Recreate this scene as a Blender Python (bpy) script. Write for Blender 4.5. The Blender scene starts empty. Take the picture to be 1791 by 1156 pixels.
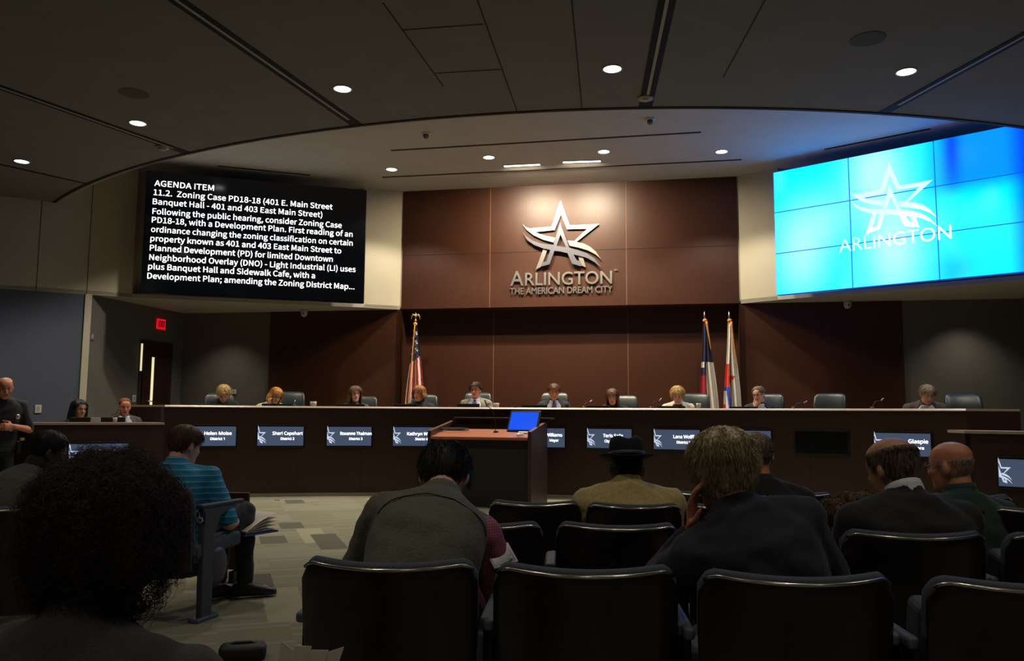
import bpy, bmesh, math, random
import numpy as np
from mathutils import Vector, Matrix, noise

random.seed(7)
RNG = np.random.default_rng(7)
SC = bpy.context.scene
COL = SC.collection

# ------------------------------------------------------------------ camera
FPX, PITCH, ROLL, CH = 1430.0, .1025, .0065, 1.23
cam_data = bpy.data.cameras.new('camera')
cam_data.sensor_width = 36.0
cam_data.lens = FPX / 1791 * 36.0
cam_data.clip_start = .05
cam = bpy.data.objects.new('camera', cam_data)
COL.objects.link(cam)
_F = Vector((0, math.cos(PITCH), math.sin(PITCH)))
_U = Vector((0, -math.sin(PITCH), math.cos(PITCH)))
_X = Vector((1, 0, 0))
_R2 = _X * math.cos(ROLL) + _U * math.sin(ROLL)
_U2 = _U * math.cos(ROLL) - _X * math.sin(ROLL)
_m = Matrix((_R2, _U2, -_F)).transposed().to_4x4()
_m.translation = Vector((0, 0, CH))
cam.matrix_world = _m
SC.camera = cam

# ------------------------------------------------------------------ world, exposure
SC.view_settings.view_transform = 'Standard'
SC.view_settings.look = 'None'
SC.view_settings.gamma = 1
SC.view_settings.use_curve_mapping = False
SC.view_settings.exposure = 0.0
world = bpy.data.worlds.new('world')
SC.world = world
world.use_nodes = True
world.node_tree.nodes['Background'].inputs[0].default_value = (.9, .95, 1, 1)
world.node_tree.nodes['Background'].inputs[1].default_value = .006

# light levels (W); each lamp is made by its fixture's builder below
P_FRONT, P_DAIS, P_WASH, P_SOFFIT, P_AUD = 148, 265, 135, 42, 55
CLIGHT = (1.0, .90, .75)
SCREEN_GAIN = 1.0

# ------------------------------------------------------------------ helpers
def S(r, g, b):
    f = lambda c: (c / 255 / 12.92) if c / 255 <= .04045 else ((c / 255 + .055) / 1.055) ** 2.4
    return (f(r), f(g), f(b))

def ray(px, py):
    a, b = px - 895.5, py - 578.0
    cr, sr = math.cos(ROLL), math.sin(ROLL)
    u, v = cr * a + sr * b, -sr * a + cr * b
    c, s = math.cos(PITCH), math.sin(PITCH)
    z = -v / FPX
    return Vector((u / FPX, c - s * z, s + c * z))

def at(px, py, y):                      # a pixel at a distance along the room
    r = ray(px, py)
    return r * (y / r.y) + Vector((0, 0, CH))

def on_z(px, py, z):
    r = ray(px, py)
    return r * ((z - CH) / r.z) + Vector((0, 0, CH))

def on_line(px, py, a, b):
    r = ray(px, py)
    n = Vector((-(b[1] - a[1]), b[0] - a[0]))
    t = (n.x * a[0] + n.y * a[1]) / (n.x * r.x + n.y * r.y)
    return r * t + Vector((0, 0, CH))

M0 = Vector((.931, 14.572, 0))
E1 = Vector((.983, -.184, 0)).normalized()
E2 = Vector((.184, .983, 0)).normalized()
def ax(lat, along, z=0.0):              # room axis frame, origin under the middle of the logo wall
    p = M0 + E1 * lat + E2 * along
    return Vector((p.x, p.y, z))
def toax(p):
    d = Vector((p[0], p[1], 0)) - M0
    return d.dot(E1), d.dot(E2)
def mir(p):
    l, a = toax(p)
    return ax(-l, a)

MATS = {}
def mat(name, col, rough=.6, metal=0.0, spec=.5, var=0.0, scale=8.0, stretch=(1, 1, 1), bump=0.0, coat=0.0, emit=None, es=0.0, trans=0.0, sheen=0.0, alt=None):
    if name in MATS:
        return MATS[name]
    m = bpy.data.materials.new(name)
    m.use_nodes = True
    nt = m.node_tree
    b = nt.nodes['Principled BSDF']
    b.inputs['Base Color'].default_value = (*col, 1)
    b.inputs['Roughness'].default_value = rough
    b.inputs['Metallic'].default_value = metal
    b.inputs['Specular IOR Level'].default_value = spec
    b.inputs['Coat Weight'].default_value = coat
    b.inputs['Transmission Weight'].default_value = trans
    b.inputs['Sheen Weight'].default_value = sheen
    if emit:
        b.inputs['Emission Color'].default_value = (*emit, 1)
        b.inputs['Emission Strength'].default_value = es
    if var or bump or alt:
        tc = nt.nodes.new('ShaderNodeTexCoord')
        mp = nt.nodes.new('ShaderNodeMapping')
        mp.inputs['Scale'].default_value = stretch
        nz = nt.nodes.new('ShaderNodeTexNoise')
        nz.inputs['Scale'].default_value = scale
        nz.inputs['Detail'].default_value = 5
        nt.links.new(tc.outputs['Object'], mp.inputs[0])
        nt.links.new(mp.outputs[0], nz.inputs[0])
        if var or alt:
            mx = nt.nodes.new('ShaderNodeMix')
            mx.data_type = 'RGBA'
            lo = alt if alt else tuple(c * (1 - var) for c in col)
            hi = col if alt else tuple(min(1, c * (1 + var)) for c in col)
            mx.inputs[6].default_value = (*lo, 1)
            mx.inputs[7].default_value = (*hi, 1)
            rp = nt.nodes.new('ShaderNodeMapRange')
            rp.inputs[1].default_value = .35
            rp.inputs[2].default_value = .65
            nt.links.new(nz.outputs[0], rp.inputs[0])
            nt.links.new(rp.outputs[0], mx.inputs[0])
            nt.links.new(mx.outputs[2], b.inputs['Base Color'])
        if bump:
            bp = nt.nodes.new('ShaderNodeBump')
            bp.inputs['Strength'].default_value = bump
            bp.inputs['Distance'].default_value = .01
            nt.links.new(nz.outputs[0], bp.inputs['Height'])
            nt.links.new(bp.outputs[0], b.inputs['Normal'])
    MATS[name] = m
    return m

class MB:                               # collects vertices and faces of one mesh
    def __init__(self):
        self.v, self.f, self.m = [], [], []
    def add(self, vs, fs, mi=0):
        o = len(self.v)
        self.v += [tuple(p) for p in vs]
        self.f += [tuple(i + o for i in q) for q in fs]
        self.m += [mi] * len(fs)
        return self
    def box(self, c, s, R=None, mi=0):
        c = Vector(c); h = Vector(s) / 2
        vs = []
        for x in (-1, 1):
            for y in (-1, 1):
                for z in (-1, 1):
                    p = Vector((x * h.x, y * h.y, z * h.z))
                    vs.append(c + (R @ p if R else p))
        return self.add(vs, [(0, 1, 3, 2), (4, 6, 7, 5), (0, 4, 5, 1), (2, 3, 7, 6), (0, 2, 6, 4), (1, 5, 7, 3)], mi)
    def prism(self, pts, z0, z1, mi=0):  # vertical prism over a plan polygon (anticlockwise)
        n = len(pts)
        vs = [(p[0], p[1], z0) for p in pts] + [(p[0], p[1], z1) for p in pts]
        fs = [tuple(range(n - 1, -1, -1)), tuple(range(n, 2 * n))] + [(i, (i + 1) % n, n + (i + 1) % n, n + i) for i in range(n)]
        return self.add(vs, fs, mi)
    def loft(self, rings, cap=True, mi=0, closed=True):
        n = len(rings[0]); vs = [p for r in rings for p in r]; fs = []
        for k in range(len(rings) - 1):
            for i in range(n if closed else n - 1):
                j = (i + 1) % n
                fs.append((k * n + i, k * n + j, (k + 1) * n + j, (k + 1) * n + i))
        if cap:
            fs.append(tuple(range(n - 1, -1, -1)))
            fs.append(tuple(range((len(rings) - 1) * n, len(rings) * n)))
        return self.add(vs, fs, mi)
    def capsule(self, p0, p1, r0, r1=None, n=10, mi=0):
        p0, p1 = Vector(p0), Vector(p1); r1 = r0 if r1 is None else r1
        d = (p1 - p0); L = d.length; d = d / L if L > 1e-6 else Vector((0, 0, 1))
        a = d.orthogonal().normalized(); b = d.cross(a)
        rings = []
        for t in (-.98, -.75, -.4, 0):
            rings.append((p0 + d * (t * r0), r0 * math.sqrt(1 - t * t)))
        for t in (0, .4, .75, .98):
            rings.append((p1 + d * (t * r1), r1 * math.sqrt(1 - t * t)))
        return self.loft([[c + (a * math.cos(q) + b * math.sin(q)) * r for q in [2 * math.pi * i / n for i in range(n)]] for c, r in rings], mi=mi)
    def tube(self, pts, r, n=8, mi=0):
        pts = [Vector(p) for p in pts]; rings = []
        ref = None
        for k, p in enumerate(pts):
            d = (pts[min(k + 1, len(pts) - 1)] - pts[max(k - 1, 0)]).normalized()
            a = d.orthogonal().normalized() if ref is None else (ref - d * ref.dot(d)).normalized()
            ref = a; b = d.cross(a)
            rr = r[k] if isinstance(r, (list, tuple)) else r
            rings.append([p + (a * math.cos(q) + b * math.sin(q)) * rr for q in [2 * math.pi * i / n for i in range(n)]])
        return self.loft(rings, mi=mi)
    def ell(self, c, r, R=None, n=12, k=8, mi=0):
        c = Vector(c); rings = []
        for j in range(1, k):
            t = math.pi * j / k
            rings.append([c + ((R @ q) if R else q) for q in [Vector((r[0] * math.sin(t) * math.cos(p), r[1] * math.sin(t) * math.sin(p), -r[2] * math.cos(t))) for p in [2 * math.pi * i / n for i in range(n)]]])
        return self.loft(rings, mi=mi)
    def lathe(self, c, prof, n=20, mi=0, tor=False):
        c = Vector(c)
        if tor:
            prof = prof + prof[:1]
        return self.loft([[c + Vector((r * math.cos(q), r * math.sin(q), z)) for q in [2 * math.pi * i / n for i in range(n)]] for r, z in prof], cap=not tor, mi=mi)
    def mesh(self, name):
        me = bpy.data.meshes.new(name)
        me.from_pydata(self.v, [], self.f)
        return me

def link(name, me, mats, parent=None, smooth=False, mi=None, fix=True):
    if not isinstance(mats, (list, tuple)):
        mats = [mats]
    for m in mats:
        me.materials.append(m)
    if mi:
        for p, k in zip(me.polygons, mi):
            p.material_index = k
    if fix:
        bm = bmesh.new(); bm.from_mesh(me)
        bmesh.ops.recalc_face_normals(bm, faces=bm.faces)
        bm.to_mesh(me); bm.free()
    if smooth:
        for p in me.polygons:
            p.use_smooth = True
    o = bpy.data.objects.new(name, me)
    COL.objects.link(o)
    if parent:
        o.parent = parent
    return o

def obj(name, mb, mats, parent=None, smooth=False, bevel=0.0, seg=2):
    o = link(name, mb.mesh(name), mats, parent, smooth, mb.m if any(mb.m) else None)
    if bevel:
        b = o.modifiers.new('bevel', 'BEVEL')
        b.width = bevel; b.segments = seg; b.limit_method = 'ANGLE'; b.angle_limit = math.radians(40)
    return o

def thing(name, label, cat, loc=(0, 0, 0), rz=0.0, group=None):
    o = bpy.data.objects.new(name, None)
    o.empty_display_size = .1
    COL.objects.link(o)
    o.location = loc; o.rotation_euler = (0, 0, rz)
    return tag(o, label, cat, group)

def tag(o, label, cat, group=None):
    o['label'] = label; o['category'] = cat
    if group:
        o['group'] = group
    return o

def struct(name, mb, m, bevel=0.0):
    o = obj(name, mb, m, bevel=bevel)
    o['kind'] = 'structure'
    return o

def dup(root, loc, rz, label, group=None):
    r = root.copy(); COL.objects.link(r)
    r.location = loc; r.rotation_euler = (0, 0, rz); r['label'] = label
    if group:
        r['group'] = group
    for ch in list(root.children):
        c = ch.copy(); COL.objects.link(c); c.parent = r
        for g in ch.children:
            d = g.copy(); COL.objects.link(d); d.parent = c
    return r

def baked(o):                           # evaluated mesh of a temporary object, which is then removed
    dg = bpy.context.evaluated_depsgraph_get()
    me = bpy.data.meshes.new_from_object(o.evaluated_get(dg))
    d = o.data
    bpy.data.objects.remove(o)
    return me

def remesh(mb, voxel, smooth=3):
    o = bpy.data.objects.new('temporary', mb.mesh('temporary'))
    COL.objects.link(o)
    bm = bmesh.new(); bm.from_mesh(o.data); bmesh.ops.recalc_face_normals(bm, faces=bm.faces); bm.to_mesh(o.data); bm.free()
    r = o.modifiers.new('r', 'REMESH'); r.mode = 'VOXEL'; r.voxel_size = voxel
    s = o.modifiers.new('s', 'SMOOTH'); s.factor = .5; s.iterations = smooth
    me = baked(o)
    me.materials.clear()
    return me

FONTS = {}
def face(nm):                            # sans-serif faces that ship with Blender
    if nm not in FONTS:
        try:
            FONTS[nm] = bpy.data.fonts.load(bpy.utils.system_resource('DATAFILES') + '/fonts/' + nm)
        except Exception:
            FONTS[nm] = None
    return FONTS[nm]
ARIALISH, HUMANIST = 'Noto Sans CJK Regular.woff2', 'NotoSansMath-Regular.woff2'

def text_raw(txt, size, align, depth, font):
    c = bpy.data.curves.new('temporary', 'FONT')
    c.body = txt; c.size = size; c.align_x = align; c.extrude = depth; c.resolution_u = 3
    F_ = face(font) if font else None
    if F_:
        c.font = F_
    o = bpy.data.objects.new('temporary', c)
    COL.objects.link(o)
    me = baked(o); me.materials.clear()
    return me

CAPH = {}
def text_mesh(txt, cap, bold=0.0, align='LEFT', depth=0.0, sx=1.0, font=None):
    """lettering with the given capital height; bold widens every stroke by that many metres"""
    if font not in CAPH:
        h = text_raw('H', 1.0, 'LEFT', 0, font); ys_ = [v.co.y for v in h.vertices]; CAPH[font] = max(ys_) - min(ys_)
    me = text_raw(txt, cap / CAPH[font], align, depth, font)
    vs = [Vector((v.co.x * sx, v.co.y, v.co.z)) for v in me.vertices]; fs = [tuple(p.vertices) for p in me.polygons]
    mb = MB()
    shifts = [(0, 0)] if not bold else [(-bold / 2, 0), (bold / 2, 0), (0, bold / 3), (0, -bold / 3)]
    for k, (dx, dy) in enumerate(shifts):
        mb.add([v + Vector((dx, dy, k * .0002)) for v in vs], fs)
    return mb.mesh('lettering')

def poly_mesh(splines, depth):           # flat outline with holes, given thickness
    c = bpy.data.curves.new('temporary', 'CURVE')
    c.dimensions = '2D'; c.fill_mode = 'BOTH'; c.extrude = depth
    for pts in splines:
        s = c.splines.new('POLY'); s.points.add(len(pts) - 1); s.use_cyclic_u = True
        for p, q in zip(s.points, pts):
            p.co = (q[0], q[1], 0, 1)
    o = bpy.data.objects.new('temporary', c)
    COL.objects.link(o)
    me = baked(o); me.materials.clear()
    return me

def frame_matrix(origin, x, up=(0, 0, 1)):   # local x along x, local y up, local z out of the face
    x = Vector(x).normalized(); u = Vector(up); n = x.cross(u).normalized()
    m = Matrix((x, u, n)).transposed().to_4x4(); m.translation = Vector(origin)
    return m

# ------------------------------------------------------------------ materials
def carpet_mat():
    m = bpy.data.materials.new('patchwork_carpet'); m.use_nodes = True
    nt = m.node_tree; N = nt.nodes.new; L = nt.links.new
    b = nt.nodes['Principled BSDF']; b.inputs['Roughness'].default_value = .95; b.inputs['Specular IOR Level'].default_value = .1
    tc = N('ShaderNodeTexCoord'); mp = N('ShaderNodeMapping'); mp.inputs['Rotation'].default_value = (0, 0, math.radians(-19.6))
    L(tc.outputs['Object'], mp.inputs[0])
    def cell(sx, sy, ox):
        a = N('ShaderNodeVectorMath'); a.operation = 'MULTIPLY'; a.inputs[1].default_value = (1 / sx, 1 / sy, 0)
        o = N('ShaderNodeVectorMath'); o.operation = 'ADD'; o.inputs[1].default_value = (ox, ox * .37, 0)
        f = N('ShaderNodeVectorMath'); f.operation = 'FLOOR'
        w = N('ShaderNodeTexWhiteNoise'); w.noise_dimensions = '2D'
        L(mp.outputs[0], a.inputs[0]); L(a.outputs[0], o.inputs[0]); L(o.outputs[0], f.inputs[0]); L(f.outputs[0], w.inputs[0])
        return w.outputs['Value']
    def ramp(fac, stops):
        r = N('ShaderNodeValToRGB'); r.color_ramp.interpolation = 'CONSTANT'
        e = r.color_ramp.elements
        e[0].position, e[0].color = stops[0][0], (*stops[0][1], 1)
        e[1].position, e[1].color = stops[1][0], (*stops[1][1], 1)
        for p, c in stops[2:]:
            q = e.new(p); q.color = (*c, 1)
        L(fac, r.inputs[0]); return r.outputs[0]
    mid, mid2, lt, dk = (.225, .215, .15), (.25, .238, .168), (.345, .325, .22), (.125, .12, .092)
    base = ramp(cell(.5, .5, 3.3), [(0, mid), (.45, mid2), (.8, mid), (.9, (.27, .255, .19))])
    big = cell(.25, 1.0, 7.7)
    thin = cell(.4, .045, 1.9)
    blk = cell(.5, .5, 12.4)
    def mixif(fac, thr, a, col):
        g = N('ShaderNodeMath'); g.operation = 'GREATER_THAN'; g.inputs[1].default_value = thr
        L(fac, g.inputs[0])
        x = N('ShaderNodeMix'); x.data_type = 'RGBA'; L(g.outputs[0], x.inputs[0]); L(a, x.inputs[6])
        x.inputs[7].default_value = (*col, 1); return x.outputs[2]
    c = mixif(thin, .84, base, (.28, .265, .195))
    c = mixif(big, .88, c, lt)
    c = mixif(cell(.25, .5, 31.3), .93, c, dk)
    fine = N('ShaderNodeTexWave'); fine.inputs['Scale'].default_value = 90; fine.bands_direction = 'X'
    L(mp.outputs[0], fine.inputs[0])
    nz = N('ShaderNodeTexNoise'); nz.inputs['Scale'].default_value = 300; L(mp.outputs[0], nz.inputs[0])
    mu = N('ShaderNodeMix'); mu.data_type = 'RGBA'; mu.blend_type = 'MULTIPLY'; mu.inputs[0].default_value = .35
    L(c, mu.inputs[6]); L(nz.outputs[0], mu.inputs[7])
    L(mu.outputs[2], b.inputs['Base Color'])
    return m

CARPET = carpet_mat()
CREAM = mat('cream_wall', S(190, 181, 156), .7, var=.03, scale=2)
CEIL = mat('ceiling_white', S(176, 172, 162), .85, var=.03, scale=3)
CEIL2 = mat('ceiling_grey', S(124, 123, 118), .9, var=.04, scale=3)
GREY = mat('grey_wall', S(98, 96, 87), .8, var=.04, scale=4)
BLUE = mat('blue_fabric_wall', S(88, 94, 108), .95, var=.06, scale=120, bump=.2)
WOOD = mat('dark_wood_veneer', S(61, 31, 16), .42, var=.12, scale=6, stretch=(14, 14, .6), spec=.5)
DESKW = mat('desk_veneer', S(50, 27, 17), .42, var=.15, scale=6, stretch=(14, 14, .6))
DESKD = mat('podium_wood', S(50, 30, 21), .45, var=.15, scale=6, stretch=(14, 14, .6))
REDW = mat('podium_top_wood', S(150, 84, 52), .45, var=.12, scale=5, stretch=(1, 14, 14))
SEAM = mat('seam_dark', S(30, 18, 12), .8, var=.05)
SEAML = mat('seam_light', S(112, 78, 56), .5, var=.05)
LAM = mat('pale_laminate', S(164, 146, 131), .35, var=.03, scale=20)
TRIMD = mat('dark_reveal', S(38, 34, 30), .8, var=.05)
TRIML = mat('light_edge_trim', S(170, 162, 150), .6, var=.04)
BLACKP = mat('black_plastic', S(18, 18, 19), .35, var=.1, scale=30)
BLACKM = mat('black_metal', S(20, 20, 22), .4, metal=.3, var=.1, scale=30)
STEEL = mat('brushed_steel', (.72, .70, .64), .32, metal=1.0, var=.06, scale=4, stretch=(1, 60, 1))
STEELD = mat('dark_blue_steel', (.13, .135, .165), .5, metal=1.0, var=.06, scale=4, stretch=(1, 60, 1))
SHELL = mat('chair_shell_laminate', S(32, 24, 20), .3, var=.15, scale=5, stretch=(1, 1, 10), coat=.25)
FAB = mat('charcoal_upholstery', S(74, 80, 90), .9, var=.15, scale=200, bump=.2)
CHROME = mat('polished_edge', (.62, .58, .52), .22, metal=1.0, var=.04, scale=10)
ARMP = mat('armrest_grey', S(98, 104, 112), .5, var=.06, scale=20)
LEATH = mat('dark_green_leather', S(30, 39, 42), .36, var=.12, scale=40, bump=.15)
WHITEP = mat('white_plastic', S(205, 200, 190), .5, var=.03, scale=20)
GOLD = mat('gold_metal', (.83, .62, .25), .3, metal=1.0, var=.05)
PAPER = mat('white_paper', S(228, 222, 205), .8, var=.04, scale=30)
GLASS = mat('clear_glass', (.9, .92, .92), .05, trans=.85, var=.02)
LAMPON = mat('lit_lamp', (1, 1, 1), .5, emit=(1.0, .95, .86), es=7)
SKINS = {
    'fair': mat('skin_fair', S(214, 164, 140), .5, var=.07, scale=40),
    'ruddy': mat('skin_ruddy', S(214, 142, 112), .48, var=.09, scale=40),
    'tan': mat('skin_tan', S(190, 138, 106), .5, var=.07, scale=40),
    'dark': mat('skin_dark', S(88, 58, 44), .5, var=.1, scale=40)}
LIPM = mat('lips', S(172, 96, 88), .45, var=.05, scale=60)
EYEW = mat('eye_white', S(210, 205, 196), .2, var=.03)
EYED = mat('eye_dark', S(32, 22, 18), .2, var=.1)

# ------------------------------------------------------------------ room shell
Z1, Z2, ZS, RECESS = 4.65, 5.41, 3.17, .35
HALF = 3.0425
def seg(p, q, z0, z1, t=.12, out=1):     # wall panel along p->q, thickness to the left side when out=1
    p, q = Vector((p[0], p[1], 0)), Vector((q[0], q[1], 0))
    d = (q - p).normalized(); n = Vector((-d.y, d.x, 0)) * (t * out)
    pts = [p, q, q + n, p + n]
    if out < 0:
        pts.reverse()
    return MB().prism([(a.x, a.y) for a in pts], z0, z1)

struct('floor', MB().box((0, 6, -.05), (34, 30, .1)), CARPET)
struct('wall_rear', MB().box((0, -5, 2.7), (34, .1, 5.6)), CREAM)
struct('ceiling', MB().box((0, 6, Z2 + .05), (34, 30, .1)), CEIL)

NL = Vector((-6.45, 13.73, 0)); CL = Vector((-2.77, 14.84, 0)); PLc = ax(-HALF, 0); PRc = ax(HALF, 0)
NR, CR = mir(NL), mir(CL)
WL = Vector((-11.6, 10.92, 0)); WR = mir(WL)
PO = Vector((-7.06, 13.40, 0)); POR = mir(PO)
# upper cream walls, left and right
struct('wall_left_upper', seg(WL, NL, ZS, Z2), CREAM)
struct('wall_left_return', seg(CL, PLc, ZS, Z2), CREAM)
struct('wall_right_upper', seg(WR, NR, ZS, Z2, out=-1), CREAM)
struct('wall_right_return', seg(CR, PRc, ZS, Z2, out=-1), CREAM)
for nm, a, b, s in (('left', NL, CL, 1), ('right', NR, CR, -1)):
    d = (b - a).normalized(); n = Vector((-d.y, d.x, 0)) * s
    k = .38
    mb = seg(a + n * k, b + n * k, ZS, Z2, out=s)
    mb.add(seg(a, a + n * (k + .1), ZS, Z2, .06, s).v, seg(a, a + n * (k + .1), ZS, Z2, .06, s).f)
    q = seg(b, b + n * (k + .1), ZS, Z2, .06, -s)
    mb.add(q.v, q.f)
    struct('wall_niche_' + nm, mb, CREAM)
# joints in the cream wall
mb = MB()
for px, py in ((65, 480), (153, 490)):
    p = on_line(px, py, WL, NL)
    d = (NL - WL).normalized(); n = Vector((d.y, -d.x, 0)) * .004
    c = Vector((p.x, p.y, (ZS + Z2) / 2)) + n * .2
    mb.box(c, (.008, .008, Z2 - ZS), Matrix.Rotation(math.atan2(d.y, d.x), 3, 'Z'))
struct('trim_1', mb, TRIMD)
# lower walls
struct('wall_left_lower', seg(WL, PO, 0, ZS), BLUE)
struct('wall_right_lower', seg(WR, POR, 0, ZS, out=-1), BLUE)
sB = 4.45
BL, BR = ax(-HALF - sB, 0), ax(HALF + sB, 0)
d = (NL - WL).normalized(); nA = Vector((-d.y, d.x, 0))
PA = PO + d * .10
struct('trim_2', MB().prism([(p.x, p.y) for p in (PO - nA * .03, PA - nA * .03, PA + nA * .12, PO + nA * .12)], 0, ZS), mat('post_cream', S(196, 188, 165), .6, var=.03))
PA2 = PA + nA * .02
struct('wall_alcove_left', seg(PA2, BL, 0, ZS + .1, .1, 1), GREY)
struct('wall_alcove_right', seg(mir(PA2), BR, 0, ZS + .1, .1, -1), GREY)
for nm, sgn in (('left', -1), ('right', 1)):
    a, b = ax(sgn * (HALF + sB), 0), ax(sgn * (HALF + 2.62), 0)
    struct('wall_back_grey_' + nm, seg(a, b, 0, ZS + .1, .1, -sgn), GREY)
    a, b = ax(sgn * (HALF + 2.62), -.02), ax(sgn * HALF, -.02)
    struct('wall_back_wood_' + nm, seg(a, b, 0, ZS + .02, .12, -sgn), WOOD)
    a, b = ax(sgn * HALF, -.02), ax(sgn * HALF, RECESS + .1)
    struct('wall_recess_' + nm, seg(a, b, 0, ZS + .02, .1, 1 if sgn < 0 else -1), WOOD)
    # soffit under the video wall bulkhead
    if sgn < 0:
        pts = [WL, NL, CL, PLc, ax(-HALF, .2), ax(-HALF - sB - .3, .2), WL + nA * 3]
    else:
        pts = [mir(p) for p in (WL, NL, CL, PLc)] + [ax(HALF, .2), ax(HALF + sB + .3, .2), mir(WL + nA * 3)]
        pts.reverse()
    struct('ceiling_soffit_' + nm, MB().prism([(p.x, p.y) for p in pts], ZS - .006, ZS + .06), CEIL)
struct('wall_back_lower', seg(ax(-HALF, RECESS), ax(HALF, RECESS), 0, ZS + .2, .1), WOOD)
o = struct('wall_back_upper', MB().prism([(p.x, p.y) for p in (ax(-HALF, -.03), ax(HALF, -.03), ax(HALF, RECESS + .1), ax(-HALF, RECESS + .1))], ZS, Z2), WOOD)
# joints of the wood panelling
mb = MB(); RB = Matrix.Rotation(math.atan2(E1.y, E1.x), 3, 'Z')
for lat in (-1.36, 1.12):
    p = ax(lat, -.031); mb.box((p.x, p.y, (ZS + Z2) / 2), (.012, .006, Z2 - ZS), RB)
    p = ax(lat, RECESS - .001); mb.box((p.x, p.y, ZS / 2), (.012, .006, ZS), RB)
struct('trim_3', mb, SEAML)
p = ax(0, -.031)
struct('trim_4', MB().box((p.x, p.y, 4.18), (2 * HALF, .005, .007), RB), SEAM)

# front ceiling with curved edge, its trim and joints
AC = Vector((2.22, 21.95, 0)); AR = 13.12
def arc(r, a):                           # angle from -Y, to +X
    return Vector((AC.x + r * math.sin(a), AC.y - r * math.cos(a), 0))
angs = [math.radians(-62 + k * 2) for k in range(63)]
edge = [arc(AR, a) for a in angs]
pts = [(-17, -5), (17, -5)] + [(17, edge[-1].y)] + [(p.x, p.y) for p in reversed(edge)] + [(-17, edge[0].y)]
struct('ceiling_front', MB().prism(pts, Z1, Z1 + .22), CEIL2)
def ring(r0, r1, z0, z1):
    mb = MB()
    rr = []
    for a in angs:
        p, q = arc(r0, a), arc(r1, a)
        rr.append([(p.x, p.y, z0), (q.x, q.y, z0), (q.x, q.y, z1), (p.x, p.y, z1)])
    return mb.loft(rr)
struct('trim_5', ring(AR + .05, AR - .0, Z1 - .012, Z1 + .1), TRIMD)
struct('trim_6', ring(AR - .0, AR - .09, Z1 + .03, Z1 + .2), TRIML)
mb = MB()
def strip(mb, a, b, w, t, z):
    a, b = Vector((a[0], a[1], 0)), Vector((b[0], b[1], 0)); d = b - a
    c = (a + b) / 2
    mb.box((c.x, c.y, z - t / 2 - .0003), (d.length, w, t), Matrix.Rotation(math.atan2(d.y, d.x), 3, 'Z'))
for a, b in (((1000, 0), (1018, 190)), ((835, 0), (905, 196)), ((705, 52), (845, 42)), ((762, 128), (876, 121)), ((670, 5), (775, 150)), ((1338, 0), (1265, 135))):
    strip(mb, on_z(*a, Z1), on_z(*b, Z1), .012, .004, Z1)
struct('trim_7', mb, TRIMD)

# raised floor of the dais and desk geometry
DC = ax(0, -12.0); DR = 9.8
def darc(r, a, z=0.0):
    p = DC + E1 * (r * math.sin(a)) + E2 * (r * math.cos(a))
    return Vector((p.x, p.y, z))
def on_arc(px, py, r):
    q = ray(px, py)
    A = q.x ** 2 + q.y ** 2; B = -2 * (q.x * DC.x + q.y * DC.y); C = DC.x ** 2 + DC.y ** 2 - r * r
    t = (-B + math.sqrt(B * B - 4 * A * C)) / (2 * A)
    return q * t + Vector((0, 0, CH))
def aof(p):
    d = Vector((p[0], p[1], 0)) - DC
    return math.atan2(d.dot(E1), d.dot(E2))
AEND = abs(aof(on_arc(288, 720, DR)))
PLAT = .45
na = 40
aa = [-AEND + 2 * AEND * k / na for k in range(na + 1)]
pts = [darc(DR + .1, a) for a in aa] + [ax(HALF + sB, -1.2), ax(HALF + sB, .02), ax(HALF, .02), ax(HALF, RECESS), ax(-HALF, RECESS), ax(-HALF, .02), ax(-HALF - sB, .02), ax(-HALF - sB, -1.2)]
struct('floor_dais', MB().prism([(p.x, p.y) for p in reversed(pts)], .0, PLAT), CARPET)

# ------------------------------------------------------------------ ceiling fittings
def spot(name, loc, watts, deg, blend=.6, radius=.06, col=CLIGHT, tilt=None, parent=None):
    l = bpy.data.lights.new(name, 'SPOT')
    l.energy = watts; l.spot_size = math.radians(deg); l.spot_blend = blend; l.shadow_soft_size = radius; l.color = col
    o = bpy.data.objects.new(name, l); COL.objects.link(o)
    o.location = loc
    if tilt:
        o.rotation_euler = tilt
    if parent:
        o.parent = parent
    return o

def downlight(name, p, label, group, watts, deg, r=.09, blend=.6, lit=True):
    t = thing(name, label, 'ceiling light', p, 0, group)
    obj('trim_ring', MB().lathe((0, 0, 0), [(r * .98, .001), (r * 1.14, .001), (r * 1.14, -.008), (r * .98, -.008)], 28, tor=True), WHITEP, t, True)
    obj('lens', MB().lathe((0, 0, 0), [(.001, -.004), (r * .98, -.004), (r * .98, .001), (.001, .001)], 28), LAMPON, t)
    if watts:
        spot('lamp', (0, 0, -.03), watts, deg, blend, r * .8, parent=t)
    return t

for (px, py), lab in zip(((38, 282), (241, 215), (599, 155), (1071, 120), (1585, 125)),
                         ('round recessed ceiling light above the left cream wall, farthest left in the front ceiling',
                          'round recessed ceiling light below the left dark speaker disc in the front ceiling',
                          'round recessed ceiling light right of the long diagonal ceiling slot that reaches the curved edge',
                          'round recessed ceiling light just left of the central ceiling slot',
                          'round recessed ceiling light left of the right diagonal ceiling slot, below a speaker disc')):
    p = on_z(px, py, Z1)
    downlight('recessed_ceiling_light', p, lab, 'round lights in the front ceiling', P_FRONT, 115)
for k_, (x_, y_) in enumerate(((-3.9, 3.6), (-1.3, 2.9), (1.4, 2.6), (4.0, 2.8), (-2.6, -1.2), (.2, -1.6), (3.0, -1.5))):
    downlight('recessed_ceiling_light', (x_, y_, Z1), 'round recessed ceiling light over the audience seats, above the top edge of the photo', 'round lights over the audience', P_AUD, 120)
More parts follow.
